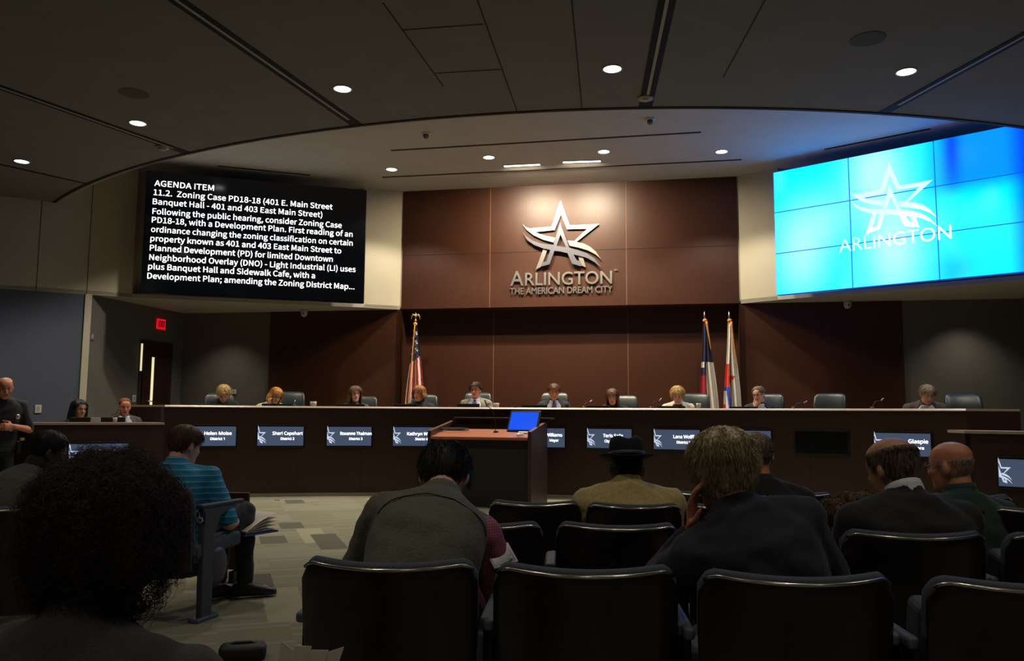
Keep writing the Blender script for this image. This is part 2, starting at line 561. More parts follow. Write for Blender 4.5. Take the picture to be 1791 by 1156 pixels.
for q, deg_ in ((ax(6.6, -4.6), 0),):
    downlight('recessed_ceiling_light', (q.x, q.y, Z1), 'round recessed ceiling light in the front ceiling beyond the right frame', 'round lights in the front ceiling', P_FRONT, 115)
for (px, py), lab in zip(((685, 296), (855, 275), (1056, 265), (1262, 265)),
                         ('small round ceiling light over the dais nearest the agenda screen',
                          'small round ceiling light over the dais left of the two bright bars',
                          'small round ceiling light over the dais above the right bright bar',
                          'small round ceiling light over the dais nearest the blue video wall')):
    p = on_z(px, py, Z2)
    downlight('recessed_ceiling_light', p, lab, 'round lights in the dais ceiling', P_DAIS, 112, blend=.35)
for x_, nm_ in ((-4.6, 'left'), (None, 'right')):
    p = Vector((-4.6, 12.2, Z2))
    if x_ is None:
        p = mir(p); p.z = Z2
    downlight('recessed_ceiling_light', p, 'round recessed dais ceiling light hidden by the curved ceiling edge before the %s video wall' % nm_, 'round lights in the dais ceiling', P_DAIS * 1.35, 112, blend=.35)
for (xa, ya, xb, yb), lab in (((882, 290, 944, 287), 'bright linear ceiling bar over the star sign, left of the pair'),
                              ((985, 283, 1050, 281), 'bright linear ceiling bar over the star sign, right of the pair')):
    a, b = on_z(xa, ya, Z2), on_z(xb, yb, Z2); c = (a + b) / 2; d = b - a
    t = thing('linear_wall_washer', lab, 'ceiling light', c, math.atan2(d.y, d.x), 'bright bars in the dais ceiling')
    obj('housing', MB().box((0, 0, -.004), (d.length + .03, .09, .012)), WHITEP, t)
    obj('lens', MB().box((0, 0, -.009), (d.length, .06, .008)), LAMPON, t)
    l = bpy.data.lights.new('lamp', 'AREA'); l.shape = 'RECTANGLE'; l.size = d.length; l.size_y = .06; l.energy = P_WASH; l.color = (1.0, .84, .60); l.spread = math.radians(165)
    o = bpy.data.objects.new('lamp', l); COL.objects.link(o); o.parent = t; o.location = (0, 0, -.02); o.rotation_euler = (math.radians(18), 0, 0)
for (px, py), lab in (((375, 538), 'small round soffit light under the agenda screen'), ((1697, 515), 'small round soffit light under the blue video wall')):
    p = on_z(px, py, ZS)
    downlight('soffit_light', p, lab, 'lights under the video walls', P_SOFFIT, 105, r=.075, blend=.8)
for (px, py), lab in (((234, 163), 'dark round ceiling speaker grille on the left of the front ceiling'), ((1518, 68), 'dark round ceiling speaker grille on the right of the front ceiling')):
    p = on_z(px, py, Z1)
    t = thing('ceiling_speaker', lab, 'speaker', p, 0, 'speakers in the front ceiling')
    obj('grille', MB().lathe((0, 0, 0), [(.001, -.006), (.15, -.006), (.155, -.002), (.155, .001), (.001, .001)], 32), mat('speaker_grille', S(92, 90, 84), .9, var=.1, scale=150), t)
# slots that run towards the curved edge
SLOTM = mat('slot_black', S(10, 10, 10), .8, var=.05)
for (a, b), w, lab in ((((310, 0), (628, 221)), .15, 'long black linear air slot running down from the top left to the curved edge'),
                       (((1167, 0), (1128, 190)), .15, 'black linear air slot at the middle of the front ceiling'),
                       (((1791, 62), (1545, 197)), .13, 'black linear air slot at the right of the front ceiling'),
                       (((0, 152), (330, 268)), .13, 'black linear air slot left of the ceiling speaker'),
                       (((0, 287), (155, 322)), .05, 'thin black linear air slot next to the left cream wall')):
    A, B = on_z(*a, Z1), on_z(*b, Z1)
    d = (B - A); A2 = A - d * .6
    t = thing('linear_air_slot', lab, 'air slot', ((A + B) / 2).to_tuple(), 0, 'black slots in the front ceiling')
    off = Vector((-(A + B).x / 2, -(A + B).y / 2, 0))
    mb = MB(); strip(mb, A2 + off, B + off, w, .006, 0); obj('slot', mb, SLOTM, t)
    if w > .1:
        mb = MB(); strip(mb, A2 + off, B - d.normalized() * .25 + off, .03, .009, 0); obj('divider', mb, TRIML, t)
for (a, b), lab in ((((684, 263), (1226, 231)), 'long thin black ceiling slot over the dais, nearer the curved edge'),
                    (((669, 310), (1297, 279)), 'long thin black ceiling slot over the dais, nearer the logo wall'),
                    (((381, 290), (543, 306)), 'short thin black ceiling slot above the agenda screen'),
                    (((1442, 261), (1627, 225)), 'short thin black ceiling slot above the blue video wall')):
    A, B = on_z(*a, Z2), on_z(*b, Z2); c = (A + B) / 2
    mb = MB(); strip(mb, A - c, B - c, .05, .006, 0)
    o = obj('ceiling_slot', mb, SLOTM); o.location = c; tag(o, lab, 'air slot', 'thin slots in the dais ceiling')
for (px, py), lab in (((745, 233), 'small white ceiling dome sensor left over the dais'), ((1137, 208), 'small white ceiling dome sensor below the central air slot')):
    t = thing('dome_sensor', lab, 'sensor', on_z(px, py, Z2), 0, 'dome sensors in the dais ceiling')
    obj('base', MB().lathe((0, 0, 0), [(.001, .001), (.07, .001), (.07, -.02), (.001, -.02)], 20), WHITEP, t, True)
    obj('dome', MB().lathe((0, 0, 0), [(.045, -.02), (.045, -.05), (.03, -.075), (.001, -.085)], 20), mat('smoked_plastic', S(90, 88, 86), .25, var=.05), t, True)
t = thing('smoke_detector', 'small pale round smoke detector on the left diagonal slot', 'smoke detector', on_z(284, 257, Z1))
obj('base', MB().lathe((0, 0, 0), [(.001, .001), (.08, .001), (.08, -.02), (.001, -.02)], 24), TRIML, t, True)
obj('sensor_cap', MB().lathe((0, 0, 0), [(.055, -.02), (.05, -.04), (.001, -.045)], 24), TRIML, t, True)
t = thing('occupancy_sensor', 'small pale round sensor at the lower end of the central air slot', 'sensor', on_z(1129, 170, Z1))
obj('base', MB().lathe((0, 0, 0), [(.001, .001), (.085, .001), (.085, -.022), (.001, -.022)], 24), TRIML, t, True)
obj('lens', MB().lathe((0, 0, 0), [(.03, -.022), (.022, -.04), (.001, -.044)], 16), WHITEP, t, True)

# ------------------------------------------------------------------ the star logo
def zl(pts, k=.00193, cx=640, cy=560):
    return [((x - cx) * k, -(y - cy) * k) for x, y in pts]
STAR_L = [zl([(275, 345), (300, 372), (345, 388), (550, 378), (635, 135), (722, 372), (995, 370), (785, 532), (850, 548), (910, 580), (965, 630), (1015, 705), (960, 655), (890, 615), (800, 585), (720, 565), (700, 515), (765, 522), (885, 410), (695, 408), (640, 262), (578, 412), (395, 425), (440, 445), (500, 465), (585, 485), (570, 530), (470, 500), (380, 455), (310, 398)]),
          zl([(475, 583), (512, 592), (470, 715), (450, 758), (400, 785)]), zl([(800, 668), (845, 680), (872, 775), (825, 752)])]
STAR_D = [zl([(280, 425), (310, 465), (370, 508), (450, 538), (520, 552), (570, 556), (633, 345), (718, 588), (800, 612), (880, 645), (950, 695), (1020, 785), (960, 735), (890, 692), (845, 675), (757, 652), (792, 712), (822, 715), (830, 765), (745, 740), (702, 638), (640, 622), (580, 612), (535, 738), (450, 760), (467, 715), (505, 712), (540, 602), (470, 585), (390, 552), (320, 500)]),
          zl([(637, 462), (688, 582), (640, 574), (600, 566)])]
def clipx(poly, x0):
    out = []
    for i in range(len(poly)):
        a, b = poly[i - 1], poly[i]
        ia, ib = a[0] >= x0, b[0] >= x0
        if ia != ib:
            t = (x0 - a[0]) / (b[0] - a[0]); out.append((x0, a[1] + t * (b[1] - a[1])))
        if ib:
            out.append(b)
    return out

pan = frame_matrix(on_line(981.8, 430, ax(-HALF, -.03), ax(HALF, -.03)), E1)
t = thing('city_sign', 'brushed steel star sign with raised lettering on the dark wood wall', 'sign')
t.matrix_world = pan
def raised(name, me, z, m, parent):
    for v in me.vertices:
        v.co.z += z
    return link(name, me, m, parent)
raised('star', poly_mesh(STAR_L, .012), .035, STEEL, t)
raised('letter_a_swoosh', poly_mesh(STAR_D, .012), .062, STEELD, t)['label'] = 'darker steel letter A with swoosh across the star'
def fit_text(txt, w, cap, x0, y0, bold, depth, font=None):
    me = text_mesh(txt, cap, bold, depth=depth, font=font)
    xs = [v.co.x for v in me.vertices]; k = w / (max(xs) - min(xs)); mn = min(xs)
    for v in me.vertices:
        v.co.x = (v.co.x - mn) * k + x0; v.co.y += y0
    return me
k = .00193
big = fit_text('A', 125 * k, 138 * k, (160 - 640) * k, (560 - 930) * k, .006, .012)
raised('first_letter', big, .03, STEEL, t)
raised('city_name', fit_text('RLINGTON', 812 * k, 118 * k, (300 - 640) * k, (560 - 930) * k, .007, .012), .03, STEEL, t)
raised('slogan', fit_text('THE AMERICAN DREAM CITY', 960 * k, 60 * k, (155 - 640) * k, (560 - 1012) * k, .004, .010), .028, STEEL, t)
raised('service_mark', fit_text('SM', 34 * k, 16 * k, (1130 - 640) * k, (560 - 812) * k, .001, .006), .02, STEEL, t)

# ------------------------------------------------------------------ video walls
LA, LB = Vector((-6.073, 13.218, 0)), Vector((-2.6215, 14.343, 0))
RA, RB_ = Vector((4.281, 13.118, 0)), Vector((6.998, 10.711, 0))
SZ0, SZ1 = 3.179, 5.221
SW = (LB - LA).length; SH = SZ1 - SZ0
BLK = mat('screen_black', S(3, 4, 6), .12, var=.02, emit=S(4, 6, 9), es=.6)
WTEXT = mat('screen_white_text', (1, 1, 1), .5, emit=(.93, .97, 1.0), es=1.25)
t = thing('agenda_screen', 'large black screen showing the white agenda text', 'screen')
t.matrix_world = frame_matrix((LA.x, LA.y, SZ0), LB - LA)
obj('bezel', MB().box((SW / 2, SH / 2, -.07), (SW, SH, .13)), BLACKP, t)
obj('display_panel', MB().box((SW / 2, SH / 2, -.001), (SW - .02, SH - .02, .01)), BLK, t)
obj('bracket', MB().box((SW / 2, SH / 2, -.5), (SW * .7, .3, .74)), BLACKM, t)
AG = ['AGENDA ITEM', '11.2.  Zoning Case PD18-18 (401 E. Main Street', 'Banquet Hall - 401 and 403 East Main Street)',
      'Following the public hearing, consider Zoning Case', 'PD18-18, with a Development Plan. First reading of an',
      'ordinance changing the zoning classification on certain', 'property known as 401 and 403 East Main Street to',
      'Planned Development (PD) for limited Downtown', 'Neighborhood Overlay (DNO) - Light Industrial (LI) uses',
      'plus Banquet Hall and Sidewalk Cafe, with a', 'Development Plan; amending the Zoning District Map...']
IM = t.matrix_world.inverted()
ys = [(270, 325), (268.5, 341), (267, 357), (266.5, 374), (265.5, 389), (264, 405.5), (263, 421.5), (262, 438), (261, 454.5), (259, 470.5), (257.5, 487)]
ends = [374, 582, 564, 598, 617, 617, 597, 582, 622, 551, 620]
for s_, (px, py), xe in zip(AG, ys, ends):
    p = IM @ on_line(px, py, LA, LB); q = IM @ on_line(xe, py + 10, LA, LB)
    me = fit_text(s_, q.x - p.x, .094, p.x, p.y, .0025, 0, ARIALISH)
    for v in me.vertices:
        v.co.z = .007
    link('lettering', me, WTEXT, t)

def video_mat():
    m = bpy.data.materials.new('video_wall_image'); m.use_nodes = True
    nt = m.node_tree; N = nt.nodes.new; L = nt.links.new
    b = nt.nodes['Principled BSDF']; b.inputs['Base Color'].default_value = (.01, .01, .012, 1); b.inputs['Roughness'].default_value = .3
    at_ = N('ShaderNodeAttribute'); at_.attribute_name = 'wall_uv'
    sp = N('ShaderNodeSeparateXYZ'); L(at_.outputs['Vector'], sp.inputs[0])
    U, V = sp.outputs[0], sp.outputs[1]
    def M(op, a, b_=None, c_=None):
        n = N('ShaderNodeMath'); n.operation = op
        for i, x in enumerate((a, b_, c_)):
            if x is None: continue
            if isinstance(x, (int, float)): n.inputs[i].default_value = x
            else: L(x, n.inputs[i])
        return n.outputs[0]
    def SS(x, lo, hi):
        n = N('ShaderNodeMapRange'); n.interpolation_type = 'SMOOTHSTEP'; L(x, n.inputs[0]); n.inputs[1].default_value = lo; n.inputs[2].default_value = hi
        return n.outputs[0]
    def blob(u, v, ru, rv):
        d = M('ADD', M('POWER', M('DIVIDE', M('SUBTRACT', U, u), ru), 2), M('POWER', M('DIVIDE', M('SUBTRACT', V, v), rv), 2))
        return M('POWER', 2.718, M('MULTIPLY', d, -1))
    def mix(f, a, bcol):
        x = N('ShaderNodeMix'); x.data_type = 'RGBA'; L(f, x.inputs[0])
        if isinstance(a, tuple): x.inputs[6].default_value = (*a, 1)
        else: L(a, x.inputs[6])
        x.inputs[7].default_value = (*bcol, 1); return x.outputs[2]
    nz = N('ShaderNodeTexNoise'); nz.inputs['Scale'].default_value = 2.2; nz.inputs['Detail'].default_value = 1; mp = N('ShaderNodeMapping'); mp.inputs['Scale'].default_value = (2.2, .7, 1)
    L(at_.outputs['Vector'], mp.inputs[0]); L(mp.outputs[0], nz.inputs[0])
    c = mix(M('MULTIPLY', SS(nz.outputs[0], .52, .75), .5), (.0, 1.0, 3.4), (.22, 1.0, 3.0))
    white = M('MINIMUM', 1.0, M('ADD', M('ADD', blob(.44, .84, .10, .26), blob(.50, .28, .10, .36)), M('ADD', M('MULTIPLY', blob(.12, .3, .10, .28), .75), M('MULTIPLY', blob(.22, .55, .14, .2), .45))))
    c = mix(M('MULTIPLY', white, .92), c, (.55, 1.05, 2.6))
    ub = M('ADD', U, M('MULTIPLY', nz.outputs[0], .1))
    blue = M('MULTIPLY', SS(ub, .64, .80), SS(V, .55, .70))
    c = mix(M('MULTIPLY', blue, .85), c, (.0, .22, 2.6))
    c = mix(M('MULTIPLY', M('MULTIPLY', blob(.73, .93, .03, .3), blue), .9), c, (.0, .06, 1.3))
    c = mix(M('MULTIPLY', blob(.72, .06, .06, .10), .6), c, (.0, .5, 1.2))
    c = mix(M('MULTIPLY', SS(U, .90, .985), .9), c, (.0, .04, 2.0))
    L(c, b.inputs['Emission Color']); b.inputs['Emission Strength'].default_value = SCREEN_GAIN
    return m
VID = video_mat()
t = thing('video_wall', 'large cyan video wall of nine panels showing a white star emblem', 'screen')
t.matrix_world = frame_matrix((RA.x, RA.y, SZ0), RB_ - RA)
obj('mount', MB().box((SW / 2, SH / 2, -.3), (SW * .8, SH * .7, .4)), BLACKM, t)
gap = .006
for j in range(3):
    for i in range(3):
        x0, x1, y0, y1 = SW * i / 3 + gap, SW * (i + 1) / 3 - gap, SH * j / 3 + gap, SH * (j + 1) / 3 - gap
        o = obj('display_panel', MB().box(((x0 + x1) / 2, (y0 + y1) / 2, -.05), (x1 - x0 + 1.4 * gap, y1 - y0 + 1.4 * gap, .09)), mat('video_bezel', S(10, 30, 120), .4, var=.05, emit=(.0, .12, .7), es=.55), t)
        o['label'] = 'flat display panel, %s row, %s column of the video wall' % (('bottom', 'middle', 'top')[j], ('left', 'middle', 'right')[i])
        me = bpy.data.meshes.new('image')
        me.from_pydata([(x0, y0, .001), (x1, y0, .001), (x1, y1, .001), (x0, y1, .001)], [], [(0, 1, 2, 3)])
        a = me.attributes.new('wall_uv', 'FLOAT_VECTOR', 'POINT')
        for q, v in zip(a.data, me.vertices):
            q.vector = (v.co.x / SW, v.co.y / SH, 0)
        link('image', me, VID, o)
VLOGO = mat('video_logo_white', (.9, 1, 1), .5, emit=(.68, 1.0, .97), es=1.0)
VLOGO2 = mat('video_logo_dim', (.9, 1, 1), .5, emit=(.30, .97, .98), es=1.0)
IMR = t.matrix_world.inverted()
for nm, sp in (('star_image', STAR_L), ('swoosh_image', STAR_D)):
    me = poly_mesh(sp, 0)
    c0 = IMR @ on_line(1553, 283, RA, RB_); c1 = IMR @ on_line(1521, 405, RA, RB_); s_ = 1.06 * (c0.y - c1.y) / ((785 - 135) * .00193)
    for v in me.vertices:
        v.co.x = v.co.x * s_ * .98 + c0.x + .02; v.co.y = (v.co.y - (560 - 135) * .00193) * s_ + c0.y; v.co.z = .003 if nm[0] == 's' else .004
    link(nm, me, VLOGO, t)
p = IMR @ on_line(1468, 443, RA, RB_); q = IMR @ on_line(1665, 420, RA, RB_)
me = fit_text('ARLINGTON', q.x - p.x, .20, p.x, (p.y + q.y) / 2 + .02, .0, 0)
for v in me.vertices: v.co.z = .003
link('city_name_image', me, VLOGO2, t)

# ------------------------------------------------------------------ council desk
ZT = 1.337
t = thing('council_desk', 'long curved dark wood council desk with a pale counter edge', 'desk')
def aband(r0, r1, z0, z1, a0=-AEND, a1=AEND, n=44):
    rr = []
    for k in range(n + 1):
        a = a0 + (a1 - a0) * k / n
        p, q = darc(r0, a), darc(r1, a)
        rr.append([(p.x, p.y, z0), (q.x, q.y, z0), (q.x, q.y, z1), (p.x, p.y, z1)])
    return MB().loft(rr)
obj('front_panel', aband(DR, DR + .06, .04, ZT - .028), DESKW, t)
rr = []
for k in range(45):
    a = -AEND + 2 * AEND * k / 44
    rr.append([darc(r_, a, z_) for r_, z_ in ((DR - .02, ZT - .032), (DR + .30, ZT - .032), (DR + .30, ZT), (DR + .004, ZT), (DR - .02, ZT - .022))])
obj('counter', MB().loft(rr), LAM, t)['label'] = 'pale laminate counter top'
obj('worktop', aband(DR + .06, DR + .80, 1.17, 1.20), LAM, t)
obj('base_trim', aband(DR - .008, DR + .02, 0, .045), mat('base_trim_metal', S(150, 140, 125), .4, metal=.4, var=.05), t)
for k in range(1, 12):
    a = -AEND + 2 * AEND * k / 12; p = darc(DR - .001, a)
    obj('panel_joint', MB().box((p.x, p.y, .66), (.008, .006, 1.2), Matrix.Rotation(math.atan2(E1.y, E1.x) - a, 3, 'Z')), mat('seam_desk', S(30, 17, 11), .7, var=.05), t)
for s_ in (-1, 1):
    a = s_ * AEND; p = darc(DR, a)
    tang = (E1 * math.cos(a) - E2 * math.sin(a)) * s_; rad = E2 * math.cos(a) + E1 * math.sin(a)
    q = p + tang * .45 + rad * .55
    mb = seg(p, q, .0, ZT - .028, .06, 1 if s_ < 0 else -1)
    mb = seg(q, p, .0, ZT - .028, .06, -1) if s_ < 0 else seg(p, q, .0, ZT - .028, .06, 1)
    obj('end_panel', mb, DESKW, t)
    n = rad * .34
    pts = [p, q, q + n * .9 - tang * .1, p + n]
    if s_ < 0: pts.reverse()
    obj('end_counter', MB().prism([(v.x, v.y) for v in pts], ZT - .028, ZT), LAM, t)

# name displays on the desk fronts
NSCR = mat('name_screen_blue', S(30, 34, 42), .25, var=.03, emit=S(68, 80, 103), es=.9)
NTXT = mat('name_screen_text', (1, 1, 1), .5, emit=(.80, .85, .95), es=1.0)
NLOGO = mat('name_screen_star', (1, 1, 1), .5, emit=(.42, .52, .72), es=1.0)
def name_display(M, w, h, label, l1, l2, tx=None, off=False, star=True):
    t = thing('name_display', label, 'display', group='small name displays on the desk fronts'); t.matrix_world = M
    obj('bezel', MB().box((0, 0, .012), (w + .035, h + .055, .03)), BLACKP, t, bevel=.004)
    obj('screen', MB().box((0, 0, .0275), (w, h, .003)), NSCR if not off else mat('screen_off', S(8, 9, 11), .2, var=.02), t)
    if off:
        return t
    if star:
        st = [clipx(p, -.02) for p in STAR_L + STAR_D[:1]]
        k_ = h * .98 / 1.27
        for nm, part in (('star_emblem', st[:3]), ('swoosh_emblem', st[3:])):
            me = poly_mesh([[((x + .02) * k_ * .75 - w / 2 + .004, y * k_ - .02) for x, y in p] for p in part if len(p) > 2], 0)
            for v in me.vertices: v.co.z = .030
            link(nm, me, NLOGO, t)
    for s_, size, y, wd in ((l1[0], .046, .020, l1[1]), (l2[0], .036, -.055, l2[1])):
        if not s_:
            continue
        x = (tx if tx is not None else .09)
        me = text_mesh(s_, size, .005, 'CENTER', font=HUMANIST)
        xs = [v.co.x for v in me.vertices]; k_ = wd / (max(xs) - min(xs))
        for v in me.vertices:
            v.co.x = v.co.x * k_ + x; v.co.z = .031; v.co.y += y
        link('lettering', me, NTXT, t)
    return t
def darc_frame(px, py, z):
    p = on_arc(px, py, DR); a = aof(p)
    return frame_matrix(darc(DR - .006, a, z), E1 * math.cos(a) - E2 * math.sin(a))
NDS = [(371, 'Helen Moise', 'District 1', .38, .20), (491, 'Sheri Capehart', 'District 2', .44, .20), (611, 'Roxanne Thalman', 'District 3', .47, .20),
       (726, 'Kathryn Wilem', 'District 4', .44, .19), (838, '', '', 1, 1), (950, 'Williams', 'Mayor', .25, .14),
       (1066, 'Teris Solis', 'City Attorney', .30, .26), (1184, 'Lana Wolff', 'District 5', .30, .20), (1306, '', '', 1, 1), (1437, '', '', 1, 1), (1578, 'Glaspie', 'more', .23, .13)]
NDL = ['small name display reading District 1, behind the head of the man in a blue polo', 'small name display reading District 2, on the left part of the council desk', 'small name display reading District 3, left of the lectern on the desk front',
       'small name display reading District 4, partly behind the left side of the lectern', 'small name display hidden behind the middle of the lectern', 'small name display whose left half is behind the right side of the lectern',
       'small name display above the dark fedora on the desk front', 'small name display reading District 5, left of the large grey-blond head', 'small name display behind the grey-blond head and the cropped head', 'small dark switched-off name display on the right of the desk front', 'small name display above the balding man with a fringe of dark hair']
for (px, a_, b_, wa, wb), lab in zip(NDS, NDL):
    M = darc_frame(px, 762, .888)
    if px == 1306:
        t = thing('name_display', lab, 'display', group='small name displays on the desk fronts'); t.matrix_world = M
        obj('bezel', MB().box((0, 0, .012), (.695, .335, .03)), BLACKP, t, bevel=.004)
        obj('screen', MB().box((0, 0, .0275), (.66, .28, .003)), NSCR, t)
        continue
    if px == 838:
        continue
    name_display(M, .66, .28, lab, (a_, wa), (b_, wb), tx={950: .17, 1578: .19, 1066: .06, 371: .08}.get(px, .10), off=px == 1437, star=px != 950)

# clerk desks at both ends
def clerk_desk(A, B, label, flip=False, zt=1.10):
    t = thing('clerk_desk', label, 'desk')
    d = (B - A).normalized(); n = Vector((-d.y, d.x, 0))
    obj('front_panel', seg(A, B, 0, zt - .028, .05, 1), DESKW, t)
    lo, hi = (A, B)
    obj('counter', MB().prism([(p.x, p.y) for p in (A - n * .02, B - n * .02, B + n * .34, A + n * .34 - d * .25)], zt - .028, zt), LAM, t)
    obj('worktop', MB().prism([(p.x, p.y) for p in (A + n * .05, B + n * .05, B + n * .75, A + n * .75)], .93, .96), LAM, t)
    if not flip:
        obj('end_panel', seg(A + n * .85 - d * .5, A, 0, zt - .028, .05, 1), DESKW, t)
        obj('end_counter', MB().prism([(p.x, p.y) for p in (A - n * .02, A + n * .34, A + n * .95 - d * .25, A + n * .85 - d * .55)], zt - .027, zt - .001), LAM, t)
    else:
        obj('end_panel', seg(A, A + n * .6, 0, zt - .028, .05, -1), DESKW, t)
    return t
CA, CB = Vector((-5.68, 9.75, 0)), Vector((-4.47, 10.6, 0))
clerk_desk(CA, CB, 'lower dark wood clerk desk at the left, with a pale counter')
RCA, RCB = Vector((4.57, 8.3, 0)), Vector((5.75, 7.2, 0))
clerk_desk(RCA, RCB, 'lower dark wood clerk desk at the right edge, with a pale counter', True)
d = (CB - CA).normalized(); n = Vector((d.y, -d.x, 0)) * .006
q = on_line(172, 791, CA, CB)
name_display(frame_matrix(Vector((q.x, q.y, .70)) + n, d), .66, .28, 'small name display on the left clerk desk, above the bushy hair', ('Gincy Th', .30), ('', 0))
d = (RCB - RCA).normalized(); n = Vector((d.y, -d.x, 0)) * .006
q = on_line(1810, 828, RCA, RCB)
name_display(frame_matrix(Vector((q.x, q.y, .70)) + n, d), .60, .26, 'small name display at the right edge, showing a star on the clerk desk', ('', 0), ('', 0))

# ------------------------------------------------------------------ lectern
TH = math.radians(16); PW, PD = 1.454, .9
PFR = Vector((.262, 10.765, 0)); PFL = PFR - Vector((math.cos(TH), -math.sin(TH), 0)) * PW
t = thing('lectern', 'wide dark wood lectern with a reddish sloped top, standing before the council desk', 'lectern', PFL, -TH)
LECT = t.copy()
LM = Matrix.Translation(PFL) @ Matrix.Rotation(-TH, 4, 'Z')
for x in (0, PW - .05):
    mb = MB()
    prof = [(0, 0), (PD, 0), (PD, 1.13), (0, 1.0)]
    mb.loft([[(xx, y, z) for y, z in prof] for xx in (x, x + .05)])
    obj('side_panel', mb, DESKD, t, bevel=.004)
mb = MB(); mb.loft([[(xx, y, z) for y, z in [(.03, .905), (.6, 1.0), (.6, 1.025), (.0, .93), (-.012, .93), (-.012, .895)]] for xx in (.05, PW - .05)])
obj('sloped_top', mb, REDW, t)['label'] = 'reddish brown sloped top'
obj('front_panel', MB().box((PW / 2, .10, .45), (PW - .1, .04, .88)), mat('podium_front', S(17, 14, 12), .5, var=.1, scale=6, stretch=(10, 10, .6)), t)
obj('back_panel', MB().box((PW / 2, PD - .02, .58), (PW - .1, .04, 1.16)), DESKD, t)
obj('rear_ledge', MB().box((PW / 2 + .08, PD + .02, 1.175), (PW - .02, .28, .025)), DESKD, t, bevel=.004)
for x in (0, PW - .05):
    mb = MB(); mb.loft([[(xx, y, z) for y, z in [(0, 1.0), (PD, 1.13), (PD, 1.138), (0, 1.008)]] for xx in (x, x + .05)])
    obj('side_cap', mb, mat('podium_cap', S(92, 60, 42), .4, var=.1, scale=8), t)
COL.objects.unlink(LECT) if LECT.name in COL.objects else None
bpy.data.objects.remove(LECT)
def lw(x, y, z): return LM @ Vector((x, y, z))
def ltop(x, y): return lw(x, y, .93 + (y / .6) * .095)

def gooseneck(base, tip, bend, label, r=.006, group='gooseneck microphones', bulge=.35):
    base, tip = Vector(base), Vector(tip)
    t = thing('gooseneck_microphone', label, 'microphone', base, 0, group)
    d = tip - base
    pts = [Vector((0, 0, .02)), Vector((d.x * .08, d.y * .08, d.z * .35)), Vector((d.x * .3, d.y * .3, d.z * .7)), d * .82]
    obj('base', MB().lathe((0, 0, 0), [(.001, 0), (.035, 0), (.035, .012), (.015, .028), (.001, .03)], 16), BLACKM, t, True)
    obj('stem', MB().tube(pts, r), BLACKM, t, True)
    obj('capsule', MB().capsule(d * .80, d, r * 1.9, r * 1.9), mat('mic_grey', S(120, 116, 112), .4, metal=.5, var=.1, scale=60), t, True)
    return t
b = ltop(.86, .36)
tip = at(848, 700, b.y - .2)
gooseneck(b, tip, 0, 'tall thin black gooseneck microphone rising from the lectern top', .005)
# monitor on the lectern
t = thing('touch_monitor', 'tilted black monitor with a blue screen on the lectern top', 'monitor')
c = on_z(918, 737, 1.17); c = at(916, 736, lw(1.12, .42, 0).y)
RZ = Matrix.Rotation(-TH - .12, 4, 'Z') @ Matrix.Rotation(math.radians(62), 4, 'X')
t.matrix_world = Matrix.Translation(c) @ RZ
MWd, MHt = .40, .27
obj('bezel', MB().box((0, 0, -.02), (MWd + .05, MHt + .05, .035)), BLACKP, t, bevel=.006)
obj('screen', MB().box((0, 0, 0), (MWd, MHt, .004)), mat('monitor_blue', (.0, .02, .2), .3, var=.3, scale=5, emit=(.0, .07, .75), es=1.1), t)
obj('stand', MB().capsule((0, -.02, -.04), (0, -.16, -.16), .03, .04), BLACKM, t, True)
obj('foot', MB().box((0, -.165, -.12), (.26, .03, .2), Matrix.Rotation(math.radians(-20), 3, 'X')), BLACKM, t, bevel=.008)
p = ltop(1.26, .30)
o = obj('label_card', MB().box((0, 0, .012), (.13, .05, .02)), PAPER); o.location = p; o.rotation_euler = (math.radians(9), 0, -TH)
tag(o, 'small cream card below the tilted monitor on the lectern', 'card')
p = ltop(1.28, .07)
mb = MB()
for i in range(5):
    mb.ell((random.uniform(-.03, .03), random.uniform(-.015, .015), .02 + random.uniform(0, .012)), (.032, .02, .018), Matrix.Rotation(random.uniform(0, 3), 3, 'Z') @ Matrix.Rotation(random.uniform(-.6, .6), 3, 'X'), 9, 6)
o = link('crumpled_tissue', remesh(mb, .006, 1), mat('tissue', S(250, 245, 230), .9, var=.02), smooth=True); o.location = p
tag(o, 'crumpled white tissue at the front right of the lectern top', 'tissue')
p = ltop(.25, .40)
mb = MB()
pts = []
for k in range(90):
    a = k * .28; r = .13 + .012 * math.sin(a * .7)
    pts.append((r * math.cos(a) * 1.5, r * math.sin(a) * .5, .02 + .010 * math.sin(a * .33) + k * .0002))
mb.tube(pts, .004, 6)
o = obj('coiled_cable', mb, mat('cable_black', S(40, 38, 38), .5, var=.1, scale=30), smooth=True); o.location = p; o.rotation_euler = (math.radians(9), 0, -TH)
tag(o, 'loosely coiled black cable on the left of the lectern top', 'cable')

